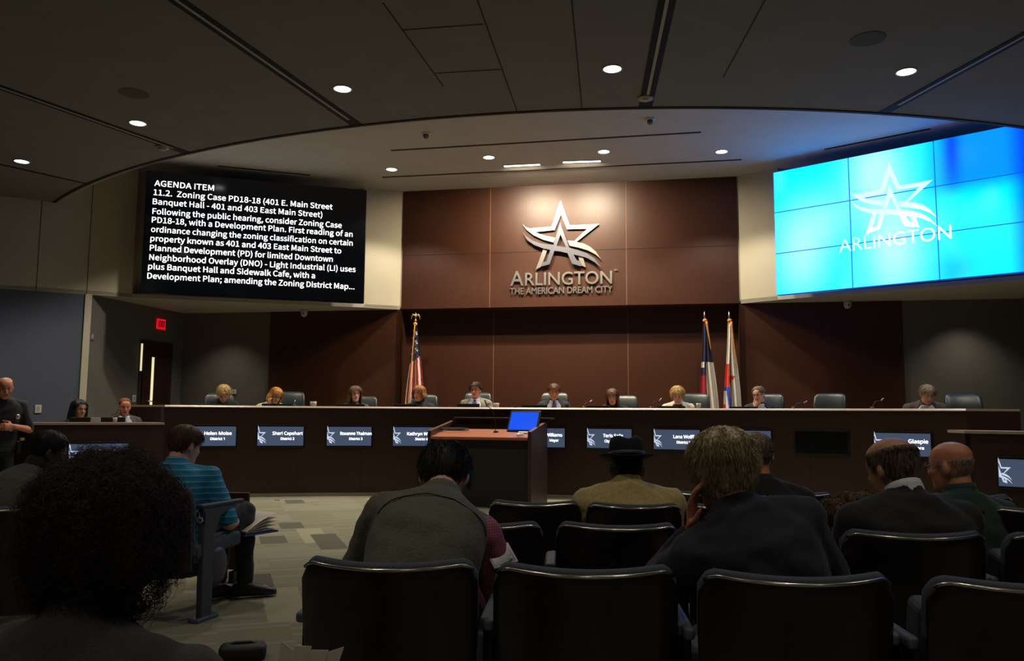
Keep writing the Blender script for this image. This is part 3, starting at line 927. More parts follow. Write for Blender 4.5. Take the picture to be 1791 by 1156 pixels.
# ------------------------------------------------------------------ auditorium seats
def seat_back_z(u, top, r, w):           # rounded upper corners
    e = (abs(u) * w / 2 - (w / 2 - r)) / r
    return top - (r - r * math.sqrt(max(0, 1 - e * e)) if e > 0 else 0) - .010 * (1 - u * u)
def make_seat(w=.54, down=False, top=.80):
    t = thing('auditorium_chair', 'x', 'chair')
    def sheet(y0, thick, zlo, zt, ww, r, n=20, m=10):
        front, back = [], []
        for i in range(n + 1):
            u = -1 + 2 * i / n; uu = math.copysign(abs(u) ** .8, u)
            zt_ = seat_back_z(uu, zt, r, ww)
            for j in range(m + 1):
                v = j / m; z = zlo + (zt_ - zlo) * v
                k = (z - zlo) / (zt - zlo)
                x = uu * ww / 2 * (.93 + .07 * min(1, k * 1.6))
                y = y0 - .105 * (1 - uu * uu) - (z - .34) * .14
                back.append((x, y, z)); front.append((x, y + thick, z))
        mb = MB(); N_ = (n + 1) * (m + 1)
        fs = []
        for i in range(n):
            for j in range(m):
                a = i * (m + 1) + j; b = a + m + 1
                fs.append((a, b, b + 1, a + 1)); fs.append((N_ + a, N_ + a + 1, N_ + b + 1, N_ + b))
        rim = [i * (m + 1) for i in range(n + 1)] + [n * (m + 1) + j for j in range(1, m + 1)] + [i * (m + 1) + m for i in range(n - 1, -1, -1)] + [j for j in range(m - 1, 0, -1)]
        for a, b in zip(rim, rim[1:] + rim[:1]):
            fs.append((a, N_ + a, N_ + b, b))
        return mb.add(back + front, fs)
    sh = obj('back_shell', sheet(.10, .014, .30, top - .014, w, .055), SHELL, t, True)
    b = sh.modifiers.new('bevel', 'BEVEL'); b.width = .004; b.segments = 2; b.limit_method = 'ANGLE'
    # rounded metal edge along the top of the shell
    pts = []
    for i in range(31):
        u = -.95 + 1.9 * i / 30; zt_ = seat_back_z(u, top - .012, .055, w)
        pts.append((u * w / 2, .10 - .105 * (1 - u * u) - (zt_ - .34) * .14 + .004, zt_))
    obj('edge_band', MB().tube(pts, .0055, 8), CHROME, t, True)
    cu = obj('back_cushion', sheet(.116, .042, .36, top + .004, w - .004, .055), FAB, t, True)
    b = cu.modifiers.new('bevel', 'BEVEL'); b.width = .02; b.segments = 3; b.limit_method = 'ANGLE'
    if down:
        obj('seat_cushion', MB().box((0, .36, .42), (w - .02, .44, .09), Matrix.Rotation(math.radians(5), 3, 'X')), FAB, t, bevel=.025, seg=3)
    else:
        obj('seat_cushion', MB().box((0, .22, .50), (w - .02, .10, .42), Matrix.Rotation(math.radians(12), 3, 'X')), FAB, t, bevel=.025, seg=3)
    obj('mechanism', MB().box((0, .16, .37), (w - .03, .08, .05)), BLACKM, t)
    for s_ in (-1, 1):
        obj('leg', MB().box((s_ * (w / 2 + .018), .20, .29), (.028, .07, .58)), BLACKM, t, bevel=.006)
        obj('foot', MB().box((s_ * (w / 2 + .018), .20, .012), (.05, .22, .024)), BLACKM, t, bevel=.006)
        obj('armrest', MB().box((s_ * (w / 2 + .018), .27, .60), (.034, .34, .035)), ARMP, t, bevel=.012, seg=3)
    return t
G1 = 'auditorium chairs seen from behind'
proto = {(w_, d_): make_seat(w_, d_) for w_ in (.54, .50, .475) for d_ in (False, True)}
used = set()
def seat(x, y, w, down, label, rz=-.07, z=0.0):
    k = (w, down)
    if k in used:
        o = dup(proto[k], (x, y, z), rz, label, G1)
    else:
        used.add(k); o = proto[k]; o.location = (x, y, z); o.rotation_euler = (0, 0, rz); o['label'] = label; o['group'] = G1
    return o
SY = .09                                # offset from the top edge of the back to the chair origin
SEATS = [
    (-.37, 2.40, .54, True, 'dark auditorium chair under the man in the grey-green vest, beside the aisle'),
    (.215, 2.32, .54, False, 'empty dark auditorium chair in the nearest row, right of the man in the vest'),
    (.80, 2.23, .54, True, 'dark auditorium chair in the nearest row, behind the man with grey-blond hair'),
    (1.41, 2.15, .54, False, 'dark auditorium chair in the nearest row at the bottom right corner'),
    (-.12, 3.28, .50, False, 'dark auditorium chair in front of the tablet, half hidden by the man in the vest'),
    (.43, 3.26, .50, False, 'empty dark auditorium chair in the second row, behind the tan jacket and fedora'),
    (.98, 3.2, .50, False, 'dark auditorium chair in the second row hidden by the man with grey-blond hair'),
    (1.55, 3.08, .54, True, 'dark auditorium chair in the second row under the balding man in black'),
    (2.15, 3.02, .54, False, 'dark auditorium chair in the second row at the right edge of the photo'),
    (.12, 4.10, .475, False, 'empty dark auditorium chair in front of the lectern, left of the tan jacket'),
    (.61, 4.02, .475, True, 'dark auditorium chair under the man in the fedora and tan jacket'),
    (1.10, 3.99, .475, True, 'dark auditorium chair under the man with cropped hair and printed black shirt'),
    (1.59, 3.96, .475, False, 'dark auditorium chair with the brown fuzzy coat over it'),
    (2.09, 3.94, .475, True, 'dark auditorium chair under the bald man in dark green'),
    (2.58, 3.93, .475, False, 'dark auditorium chair right of the bald man in dark green, cut by the photo edge'),
    (1.13, 4.70, .475, False, 'front row auditorium chair just right of the tan jacket'),
    (1.62, 4.66, .475, False, 'front row auditorium chair beyond the brown fuzzy coat'),
    (2.11, 4.62, .475, False, 'front row auditorium chair hidden behind the two bald heads'),
    (2.61, 4.60, .475, False, 'front row auditorium chair at the right, beyond the bald man in green'),
]
for x, y, w, dn, lab in SEATS:
    seat(x, y + SY, w, dn, lab)
seat(-2.98, 4.83 + SY, .50, True, 'dark auditorium chair at the left edge, behind the man in a dark turtleneck', -.12)
seat(-2.42, 3.74 + SY, .50, False, 'dark auditorium chair at the left edge, second of two backs behind the bushy hair', -.12)
seat(-.80, 1.18, .50, True, 'dark auditorium chair under the person with bushy dark hair', -.10)
BS = seat(-2.12, 4.86, .50, True, 'dark auditorium chair at the aisle under the man in the blue polo', -.30)
for ch in list(BS.children):            # its right hand support is the end standard below
    if ch.name.split('.')[0] in ('leg', 'foot', 'armrest') and sum(v.co.x for v in ch.data.vertices) > 0:
        bpy.data.objects.remove(ch)
# aisle end panel of that chair, with the accessible seat sign
t = thing('aisle_end_panel', 'grey chair end standard on the aisle with a small wheelchair sign', 'chair end', (-1.83, 5.03, 0), -.30)
mb = MB(); mb.loft([[(x, y, z) for y, z in [(-.05, 0), (.05, 0), (.05, .5), (.10, .60), (.26, .64), (.26, .66), (-.07, .66), (-.06, .45)]] for x in (-.02, .02)])
obj('standard', mb, mat('standard_grey', S(66, 68, 74), .5, var=.08, scale=20), t, bevel=.008)
obj('armrest', MB().box((0, .12, .67), (.05, .42, .03)), mat('armrest_dark', S(40, 40, 44), .5, var=.08), t, bevel=.012, seg=3)
obj('side_wing', MB().ell((.005, .10, .30), (.022, .10, .12)), mat('standard_grey', S(66, 68, 74)), t, True)
obj('foot', MB().box((0, 0, .012), (.07, .2, .024)), mat('foot_grey', S(96, 98, 108), .4, metal=.4, var=.05), t, bevel=.006)
obj('sign', MB().box((.0, -.062, .60), (.062, .006, .075)), mat('sign_blue', S(34, 34, 84), .5, var=.05), t)
mb = MB(); mb.tube([(-.008, -.067, .628), (-.006, -.067, .605), (.012, -.067, .603), (.018, -.067, .583)], .0035, 6)
mb.tube([(-.005 + .017 * math.cos(a), -.067, .592 + .017 * math.sin(a)) for a in [math.radians(q) for q in range(110, 400, 24)]], .003, 6)
mb.ell((-.009, -.067, .634), (.006, .003, .006), None, 8, 6)
obj('wheelchair_symbol', mb, mat('sign_white', S(190, 195, 225), .5, var=.03), t)
# low dark panel in front of the man in blue
t = thing('privacy_panel', 'low dark wood panel standing beyond the papers of the man in the blue polo', 'panel', on_z(400, 962, 0).to_tuple(), -.12)
P0 = at(395, 866, 6.2); P1 = at(438, 861, 6.2)
t.location = (P0.x, P0.y, 0); wd = (P1 - P0).length
obj('board', MB().box((wd / 2 - .05, 0, .36), (wd + .1, .03, .56)), DESKW, t, bevel=.004)
for x in (-.03, wd - .07):
    obj('foot', MB().box((x, 0, .04), (.04, .2, .08)), BLACKM, t)

# ------------------------------------------------------------------ executive chairs behind the desk
def make_exec():
    t = thing('executive_chair', 'x', 'chair')
    rings = []
    for z, hw, th, yo in [(.50, .20, .05, 0), (.54, .225, .06, 0), (.70, .235, .07, -.02), (.86, .235, .065, -.05), (.98, .225, .055, -.085), (1.02, .20, .04, -.10), (1.035, .14, .02, -.105)]:
        ring_ = []
        for k in range(24):
            a = 2 * math.pi * k / 24; c, s_ = math.cos(a), math.sin(a)
            x = hw * math.copysign(abs(c) ** .5, c); y = th * math.copysign(abs(s_) ** .6, s_)
            ring_.append((x, -.22 + yo + y + .05 * (x / .235) ** 2, z))
        rings.append(ring_)
    o = obj('backrest', MB().loft(rings), LEATH, t, True)
    obj('seat', MB().box((0, .02, .48), (.50, .48, .10)), LEATH, t, bevel=.04, seg=3)
    for s_ in (-1, 1):
        obj('armrest', MB().tube([(s_ * .27, .15, .46), (s_ * .29, .17, .62), (s_ * .29, .10, .67), (s_ * .29, -.12, .67), (s_ * .26, -.2, .6)], .02), BLACKP, t, True)
    obj('column', MB().capsule((0, 0, .12), (0, 0, .44), .03), BLACKM, t, True)
    mb = MB()
    for k in range(5):
        a = k * 2 * math.pi / 5; mb.tube([(0, 0, .12), (.3 * math.cos(a), .3 * math.sin(a), .07)], [.03, .02]); mb.ell((.3 * math.cos(a), .3 * math.sin(a), .032), (.03, .03, .03), None, 8, 6)
    obj('star_base', mb, BLACKM, t, True)
    return t
EX = make_exec(); exn = 0
def exec_chair(px, py, r, label, rot=0.0):   # px, py: middle of the top edge of the backrest
    global exn
    p = on_arc(px, py, r); a = aof(p)
    rz = math.atan2(E2.y, E2.x) - math.pi / 2 - a + math.pi + rot
    z = p.z - 1.033
    off = Vector((0, .32, 0)); off.rotate(Matrix.Rotation(rz, 3, 'Z'))
    loc = (p.x + off.x, p.y + off.y, PLAT)
    if exn == 0:
        o = EX; o.location = loc; o.rotation_euler = (0, 0, rz); o['label'] = label; o['group'] = 'executive chairs behind the council desk'
    else:
        o = dup(EX, loc, rz, label, 'executive chairs behind the council desk')
    o.scale = (1, 1, 1)
    for ch in o.children:
        if ch.name.startswith('backrest') or ch.name.startswith('armrest') or ch.name.startswith('seat'):
            ch.location.z = z - PLAT
    exn += 1
ER = DR + 1.42
for px, py, lab, rot in ((384, 688, 'dark green leather chair behind the woman with pale blond hair at the left end', 0), (509, 685, 'dark green leather chair right of the woman with strawberry blond hair', 0),
                    (637, 693, 'dark green leather chair behind the woman with long brown hair', 0), (743, 690, 'dark green leather chair behind the woman with auburn hair by the striped flag', 0),
                    (837, 686.5, 'pale edged leather chair behind the man in the grey suit', 0), (971, 686.5, 'leather chair behind the man in the dark suit and blue tie at the middle', 0),
                    (1092, 691.5, 'dark green leather chair right of the woman with straight brown hair', 0), (1217, 688, 'dark green leather chair between the woman in a cream jacket and the tricolor flag', 0),
                    (1346, 689, 'dark green leather chair behind the man with his hand to his mouth', 0), (1453, 688, 'empty dark green leather chair on the right of the council desk', 0),
                    (1681, 688, 'very dark leather chair right of the man in the brown jacket at the far right', .5)):
    exec_chair(px, py, ER, lab, rot)

# monitors, microphones and cups behind the counter edge
for px, py, w, lab in ((376, 706.5, .48, 'low black monitor edge in front of the woman with pale blond hair'), (485, 706, .46, 'low black monitor edge in front of the woman with strawberry blond hair'), (612, 706.5, .46, 'low black monitor edge in front of the woman with long brown hair'),
                  (709, 706.5, .38, 'low black monitor edge in front of the woman with auburn hair'), (819, 706, .36, 'low black monitor edge in front of the man in the grey suit'), (935, 708, .40, 'low black monitor edge left of the man with the blue tie in a dark suit'),
                  (1046, 709, .36, 'low black monitor edge in front of the woman with straight brown hair'), (1174, 710, .42, 'low black monitor edge in front of the woman in the cream jacket'), (1300, 711, .40, 'low black monitor edge in front of the man with his hand to his mouth'),
                  (1424, 713.5, .42, 'low black monitor edge left of the empty green chair'), (1563, 716, .46, 'low black monitor edge beside the far right microphone')):
    p = on_arc(px, py, DR + .52); a = aof(p)
    rz = math.atan2(E2.y, E2.x) - math.pi / 2 - a
    t = thing('desk_monitor', lab, 'monitor', (p.x, p.y, 1.20), rz, 'low monitors behind the counter edge')
    hh = max(.10, p.z - 1.20)
    obj('housing', MB().box((0, 0, hh / 2 + .012), (w, .035, hh - .024)), BLACKP, t, bevel=.006)
    obj('foot', MB().box((0, .01, .008), (.22, .16, .016)), BLACKP, t, bevel=.004)
for bx, tx, ty, lab in ((1021, 1035, 700, 'thin gooseneck microphone left of the woman with straight brown hair'), (1139, 1157, 697, 'thin gooseneck microphone left of the woman in the cream jacket'),
                        (1388, 1411, 702, 'thin gooseneck microphone left of the empty green chair'), (1526, 1545, 697, 'thin gooseneck microphone at the far right of the council desk'), (514, 516, 700, 'short gooseneck microphone right of the woman with strawberry blond hair')):
    b = on_arc(bx, 716, DR + .20); b.z = ZT
    q = on_arc(tx, ty, DR + .32)
    gooseneck(b, q, 0, lab, .005)
CUPM = mat('pale_cup', S(170, 160, 148), .25, spec=.6, var=.05)
for px, py, w, h, lab in ((548, 703, .105, .075, 'pale square cup between the strawberry blond and the brown haired women'), (868, 703, .095, .07, 'clear tumbler right of the man in the grey suit'), (1222, 708, .075, .075, 'clear tumbler right of the woman in the cream jacket')):
    b = on_arc(px, 712, DR + .2); b.z = ZT
    t = thing('drinking_glass', lab, 'glass', b, 0, 'glasses on the council desk')
    obj('cup', MB().lathe((0, 0, 0), [(.001, 0), (w * .42, 0), (w * .5, h), (w * .46, h), (w * .39, .008), (.001, .008)], 20), CUPM, t, True)
    obj('water', MB().lathe((0, 0, 0), [(.001, .01), (w * .39, .01), (w * .43, h * .6), (.001, h * .6)], 20), mat('water', S(220, 214, 190), .1, var=.03), t, True)

# ------------------------------------------------------------------ people
HRING = [(-.119, .020, .070, .040), (-.108, .040, .086, .005), (-.088, .052, .091, -.035), (-.06, .060, .089, -.062), (-.03, .067, .087, -.080), (0, .072, .088, -.091),
         (.03, .075, .091, -.097), (.06, .074, .087, -.097), (.085, .065, .071, -.085), (.104, .044, .043, -.058), (.114, .018, .012, -.024)]
_hz = [r[0] for r in HRING]
def hsec(z):
    return [float(np.interp(z, _hz, [r[i] for r in HRING])) for i in (1, 2, 3)]
def hpoint(z, phi, off=0.0):             # phi 0 at the face, pi at the back; head-local point on the scalp
    w, f, b = hsec(max(-.119, min(.114, z)))
    cy, ry = (f + b) / 2, (f - b) / 2
    x = (w + off) * math.copysign(abs(math.sin(phi)) ** .85, math.sin(phi)); y = cy + (ry + off) * math.copysign(abs(math.cos(phi)) ** .85, math.cos(phi))
    return Vector((x, y, z))
def dome(t, phi, off):                   # t 0..1 from the chin to the crown, pushed out along the normal
    z = -.119 + t * .233
    p = hpoint(z, phi)
    c = Vector((0, -.004, 0)); n = (p - c).normalized()
    q = p + n * off
    return q, n

def head_mb(mb, Mh):
    rings = [[Mh @ hpoint(z, 2 * math.pi * i / 28) for i in range(28)] for z in np.linspace(-.119, .114, 26)]
    mb.loft(rings)
    P = lambda *a: Mh @ Vector(a)
    mb.capsule(P(0, .084, .020), P(0, .107, -.024), .009, .0125, 8)
    mb.capsule(P(-.011, .096, -.028), P(.011, .096, -.028), .0085, .0085, 8)
    mb.capsule(P(-.038, .074, .030), P(-.008, .087, .030), .011, .010, 8)
    mb.capsule(P(.038, .074, .030), P(.008, .087, .030), .011, .010, 8)
    for s in (-1, 1):
        mb.capsule(P(s * .043, .066, -.022), P(s * .040, .062, -.05), .018, .016, 8)
        R = Mh.to_3x3() @ Matrix.Rotation(s * .35, 3, 'Z') @ Matrix.Rotation(-.15, 3, 'X')
        mb.ell(P(s * .078, -.010, -.008), (.011, .019, .033), R, 10, 8)
        mb.ell(P(s * .076, -.004, -.034), (.009, .010, .012), R, 8, 6)
    mb.capsule(P(-.018, .083, -.056), P(.018, .083, -.056), .008, .008, 8)
    mb.capsule(P(-.014, .082, -.068), P(.014, .082, -.068), .009, .009, 8)
    mb.ell(P(0, .074, -.100), (.022, .018, .017), Mh.to_3x3(), 10, 8)

TK = [(-.08, .150, .115), (0, .172, .128), (.12, .158, .120), (.25, .166, .124), (.36, .180, .124), (.44, .186, .110), (.485, .165, .092), (.525, .100, .074), (.555, .066, .064), (.62, .056, .060), (.66, .054, .058)]
def tsec(s):
    return float(np.interp(s, [k[0] for k in TK], [k[1] for k in TK])), float(np.interp(s, [k[0] for k in TK], [k[2] for k in TK]))

class Body:
    """joints of one figure in its own frame: origin under the hips, facing +Y"""
    def __init__(self, hip=.50, lean=8, curl=0, side=0, wide=1.0, deep=1.0, head=(0, 0, 0), neckf=.02, drop=0.0):
        self.hip, self.wide, self.deep = hip, wide, deep
        self.lean, self.curl, self.side = math.radians(lean), math.radians(curl), math.radians(side)
        self.cs = [Vector((0, 0, hip))]; self.ss = np.linspace(-.08, .66, 75)
        p = Vector((0, 0, 0)); self.tab = []
        last = None
        pos = Vector((0, 0, hip)); prev = 0.0
        self.tab = {}
        # integrate the spine upwards from s=0
        for s in np.arange(0, .6601, .01):
            a = self.lean + self.curl * min(1, s / .5)
            u = Vector((math.sin(self.side), math.sin(a) * math.cos(self.side), math.cos(a) * math.cos(self.side)))
            if s > 0:
                pos = pos + u * .01
            self.tab[round(float(s), 2)] = (pos.copy(), u, a)
        hp, hy, hr = [math.radians(v) for v in head]
        nk, u, a = self.tab[.58]
        R = Matrix.Rotation(hy, 3, 'Z') @ Matrix.Rotation(-hp, 3, 'X') @ Matrix.Rotation(hr, 3, 'Y')
        self.R = R
        self.hc = nk + Vector((0, neckf, -drop)) + R @ Vector((0, .012, .098))
        self.Mh = Matrix.Translation(self.hc) @ R.to_4x4()
        self.nk = nk
    def frame(self, s):
        if s < 0:
            c, u, a = self.tab[0.0]; c = c + u * s
        else:
            k = round(min(.66, max(0, s)), 2)
            c, u, a = self.tab[k]
        x = Vector((math.cos(self.side), 0, -math.sin(self.side))); f = u.cross(x) * -1
        if f.y < 0 and abs(a) < 1.5: f = -f
        return c, x, f, u
    def T(self, s, phi, off=0.0):        # point of the torso surface, phi 0 at the front
        c, x, f, u = self.frame(s); rx, ry = tsec(s)
        rx, ry = rx * self.wide + off, ry * self.deep + off
        e = .8
        return c + x * (rx * math.copysign(abs(math.sin(phi)) ** e, math.sin(phi))) + f * (ry * math.copysign(abs(math.cos(phi)) ** e, math.cos(phi)))
    def torso(self, mb, s0, s1, off=0.0, n=24, m=24):
        mb.loft([[self.T(s, 2 * math.pi * i / n, off) for i in range(n)] for s in np.linspace(s0, s1, m)])
    def neck_axis(self):
        c = self.frame(.548)[0]; e = self.hc + self.R @ Vector((0, -.02, -.05)); u = (e - c).normalized()
        f = Vector((0, 1, 0)); f = (f - u * f.dot(u)).normalized()
        return c, u, f.cross(u), f
    def yoke(self, mb, off=0.0):
        for s in (-1, 1):
            c, x, f, u = self.frame(.51)
            mb.capsule(c + x * (s * .035) - f * .01, self.shoulder(s) + u * .012, .050 + off, .050 + off, 12)
    def shoulder(self, s):
        c, x, f, u = self.frame(.445)
        return c + x * (s * .178 * self.wide)
    def arm(self, mb, s, elbow, wrist, off=0.0, to=1.0, k=1.0):
        a = self.shoulder(s); e = Vector(elbow); w = Vector(wrist)
        r = [.062 * k + off, .046 * k + off, .043 * k + off, .029 * k + off]
        mb.ell(a, (r[0] * 1.08, r[0] * 1.08, r[0] * 1.08), None, 12, 8)
        if to <= .5:
            t = to / .5; mb.capsule(a, a.lerp(e, t), r[0], r[0] + (r[1] - r[0]) * t); return
        mb.capsule(a, e, r[0], r[1]); t = (to - .5) / .5
        mb.capsule(e, e.lerp(w, t), r[2], r[2] + (r[3] - r[2]) * t)
    def leg(self, mb, s, knee, ankle, off=0.0, to=1.0):
        h = Vector((s * .095, .0, self.hip - .01)); kx = Vector(knee); an = Vector(ankle)
        mb.capsule(h, kx, .088 + off, .062 + off, 12); mb.capsule(kx, kx.lerp(an, to), .060 + off, .060 + off + (.040 - .060) * to, 12)

def add_hand(mb, wrist, direction, palm, s, curl=25, spread=1.0, curls=None):
    """palm and five separate fingers; s +1 for a right hand"""
    w = Vector(wrist); d = Vector(direction).normalized(); pn = Vector(palm); pn = (pn - d * pn.dot(d)).normalized(); side = d.cross(pn) * s
    rings = []
    for t, hw, th in ((-.01, .026, .019), (.02, .032, .018), (.06, .041, .016), (.088, .041, .013)):
        c = w + d * t
        rings.append([c + side * (hw * math.cos(q)) + pn * (th * math.sin(q)) for q in [2 * math.pi * i / 14 for i in range(14)]])
    mb.loft(rings)
    L = [(.031, .024, .020), (.035, .027, .021), (.033, .025, .020), (.026, .020, .018)]
    for i in range(4):
        o = (1.5 - i)
        base = w + d * (.086 - abs(o - .3) * .004) + side * (o * .0215)
        dd = (d + side * (o * .07 * spread)).normalized(); p = base; ang = 0
        c_ = (curls[i] if curls else curl + i * 4)
        for k, l in enumerate(L[i]):
            ang += math.radians(c_ * (.8 if k == 0 else 1.0))
            v = dd * math.cos(ang) + pn * math.sin(ang)
            q = p + v * l
            mb.capsule(p, q, .0092 - k * .0007, .0088 - k * .0009, 8); p = q
    p = w + d * .022 + side * .030
    v = (d * .55 + side * .75 + pn * .35).normalized(); q = p + v * .042; mb.capsule(p - v * .02, q, .0135, .0105, 8)
    v2 = (d * .85 + side * .25 + pn * .45).normalized(); q2 = q + v2 * .030; mb.capsule(q, q2, .0102, .009, 8)
    mb.capsule(q2, q2 + v2 * .022, .009, .0075, 8)

HAIRM = {}
def hair_mat(name, dark, light):
    m = mat('hair_' + name, light, .55, var=0, scale=26, stretch=(6, 6, 1.2), alt=dark, spec=.35)
    return m

def hairline(phi, front, side, back):
    a = abs((phi + math.pi) % (2 * math.pi) - math.pi)
    return float(np.interp(a, [0, .55, .95, 1.35, 1.75, 2.3, math.pi], [front, front, front * .55 + side * .45, side, side - .015, (side + back) / 2 - .01, back]))

def make_hair(name, B, m, parent, front=.078, side=.012, back=-.085, thick=.016, top=9, strands=500, length=.035, sw=.0022, fall=.55, messy=.35, long=0.0, curly=0.0, crown_bald=None, seed=1, lift=0.0, wid=0.0, hug=.85):
    """scalp shell and tapered locks in one mesh, in the figure's frame"""
    rg = np.random.default_rng(seed); mb = MB(); Mh = B.Mh
    nphi, nt = 48, 14
    rings = []
    for j in range(nt + 1):
        v = j / nt; ring_o = []
        for i in range(nphi):
            phi = 2 * math.pi * i / nphi
            z0 = hairline(phi, front, side, back)
            zt = .1135 if crown_bald is None else min(.1135, crown_bald + .007 * math.sin(3 * phi + seed) + .004 * math.sin(11 * phi + seed))
            z0 = min(z0, zt - .004)
            z = z0 + (zt - z0) * math.sin(v * math.pi / 2)
            p = hpoint(z, phi); n = (p - Vector((0, -.004, 0))).normalized()
            edge_ = min(1, v * 5 + .15) * (1 if crown_bald is None else min(1, (1 - v) * 2.2 + .02))
            bump = 1 + .25 * math.sin(phi * 7 + seed) * math.sin(v * 6 + seed)
            q = p + n * (thick * edge_ * bump + wid * edge_ * abs(math.sin(phi)) + lift * v * max(0, n.z))
            ring_o.append(Mh @ q)
        rings.append(ring_o)
    if crown_bald is None:
        mb.loft(rings, cap=False)
    else:                                 # no hair across the forehead
        okp = [min(.1135, crown_bald) - hairline(2 * math.pi * i / nphi, front, side, back) > .02 for i in range(nphi)]
        mb.add([p for r in rings for p in r], [(k * nphi + i, k * nphi + (i + 1) % nphi, (k + 1) * nphi + (i + 1) % nphi, (k + 1) * nphi + i) for k in range(nt) for i in range(nphi) if okp[i] and okp[(i + 1) % nphi]])
    if crown_bald is None:
        mb.f.append(tuple(range(len(mb.v) - nphi, len(mb.v)))); mb.m.append(0)
    if long:                              # hair that falls beside and behind the face
        lr = []
        for j in range(9):
            v = j / 8; r_ = []
            for i in range(25):
                phi = math.radians(62) + (2 * math.pi - 2 * math.radians(62)) * i / 24
                p = hpoint(.02 - v * .03, phi); n = Vector((p.x, p.y, 0)).normalized()
                q = p + n * (thick + wid * .8 + .006 + .012 * math.sin(v * 3)) + Vector((0, -.01 * v, -long * v))
                if v > .8: q -= n * .02 * (v - .8) * 5
                q += n * .005 * math.sin(phi * 9 + v * 4)
                r_.append(Mh @ q)
            lr.append(r_)
        o = len(mb.v); back_ = [[p + (Mh.to_3x3() @ Vector((0, .0, 0))) for p in r] for r in lr]
        n_ = 25
        mb.loft(lr, cap=False, closed=False)
        inner = []
        for j in range(9):
            inner.append([B.hc + (p - B.hc) * .86 + (p - B.hc).project(Mh.to_3x3() @ Vector((0, 0, 1))) * .14 for p in lr[j]])
        mb.loft(inner, cap=False, closed=False)
        a0 = o; b0 = o + 9 * n_
        fs = []
        for i in range(n_ - 1):
            fs.append((a0 + 8 * n_ + i, a0 + 8 * n_ + i + 1, b0 + 8 * n_ + i + 1, b0 + 8 * n_ + i))
        for j in range(8):
            fs.append((a0 + j * n_, a0 + (j + 1) * n_, b0 + (j + 1) * n_, b0 + j * n_)); k = n_ - 1
            fs.append((a0 + j * n_ + k, b0 + j * n_ + k, b0 + (j + 1) * n_ + k, a0 + (j + 1) * n_ + k))
        mb.f += fs; mb.m += [0] * len(fs)
    for _ in range(strands):
        phi = rg.uniform(0, 2 * math.pi); z0 = hairline(phi, front, side, back); zt = .1135 if crown_bald is None else crown_bald
        if zt - z0 < (.01 if crown_bald is None else .035): continue
        z = z0 + (zt - z0) * math.sin(rg.uniform(0, 1) * math.pi / 2)
        p = hpoint(z, phi); n = (p - Vector((0, -.004, 0))).normalized()
        down = Vector((0, 0, -1)); down = (down - n * down.dot(n))
        if down.length < .75:
            k_ = (.75 - down.length) / .75; sw_ = Vector((math.sin(phi) * .35, -1.0, 0)); sw_ = sw_ - n * sw_.dot(n); down = down.normalized().lerp(sw_.normalized(), min(1, k_ * 1.6))
        down = down.normalized()
        jit = Vector(rg.normal(0, 1, 3)) * messy
        dirn = (n * (1 - fall) + down * fall + jit * .5).normalized()
        L_ = length * rg.uniform(.6, 1.25); q = p + n * (thick * .75 + wid * abs(math.sin(phi)) * .8 + lift * max(0, n.z) * .8); pts = []
        K = 4 if not curly else 9
        t1 = dirn.orthogonal().normalized(); t2 = dirn.cross(t1); ph0 = rg.uniform(0, 6.28)
        for k in range(K + 1):
            f_ = k / K
            dd = (dirn + down * (.55 * f_) + Vector((0, 0, -.2 * f_))).normalized()
            if k and not curly:
                nk_ = q - Vector((0, -.004, min(q.z, 0) if long else 0)); nk_.normalize()
                dd = (dd - nk_ * (dd.dot(nk_) * hug)).normalized()
            if k: q = q + dd * (L_ / K)
            pp = q
            if curly:
                aa_ = ph0 + f_ * 14; pp = q + (t1 * math.cos(aa_) + t2 * math.sin(aa_)) * curly * min(1, f_ * 3)
            pts.append(Mh @ pp)
        r_ = sw * rg.uniform(.7, 1.3)
        mb.tube(pts, [r_ * (1 - .75 * k / K) for k in range(K + 1)], 3)
    o = link(name, mb.mesh(name), m, parent, True, fix=False)
    return o

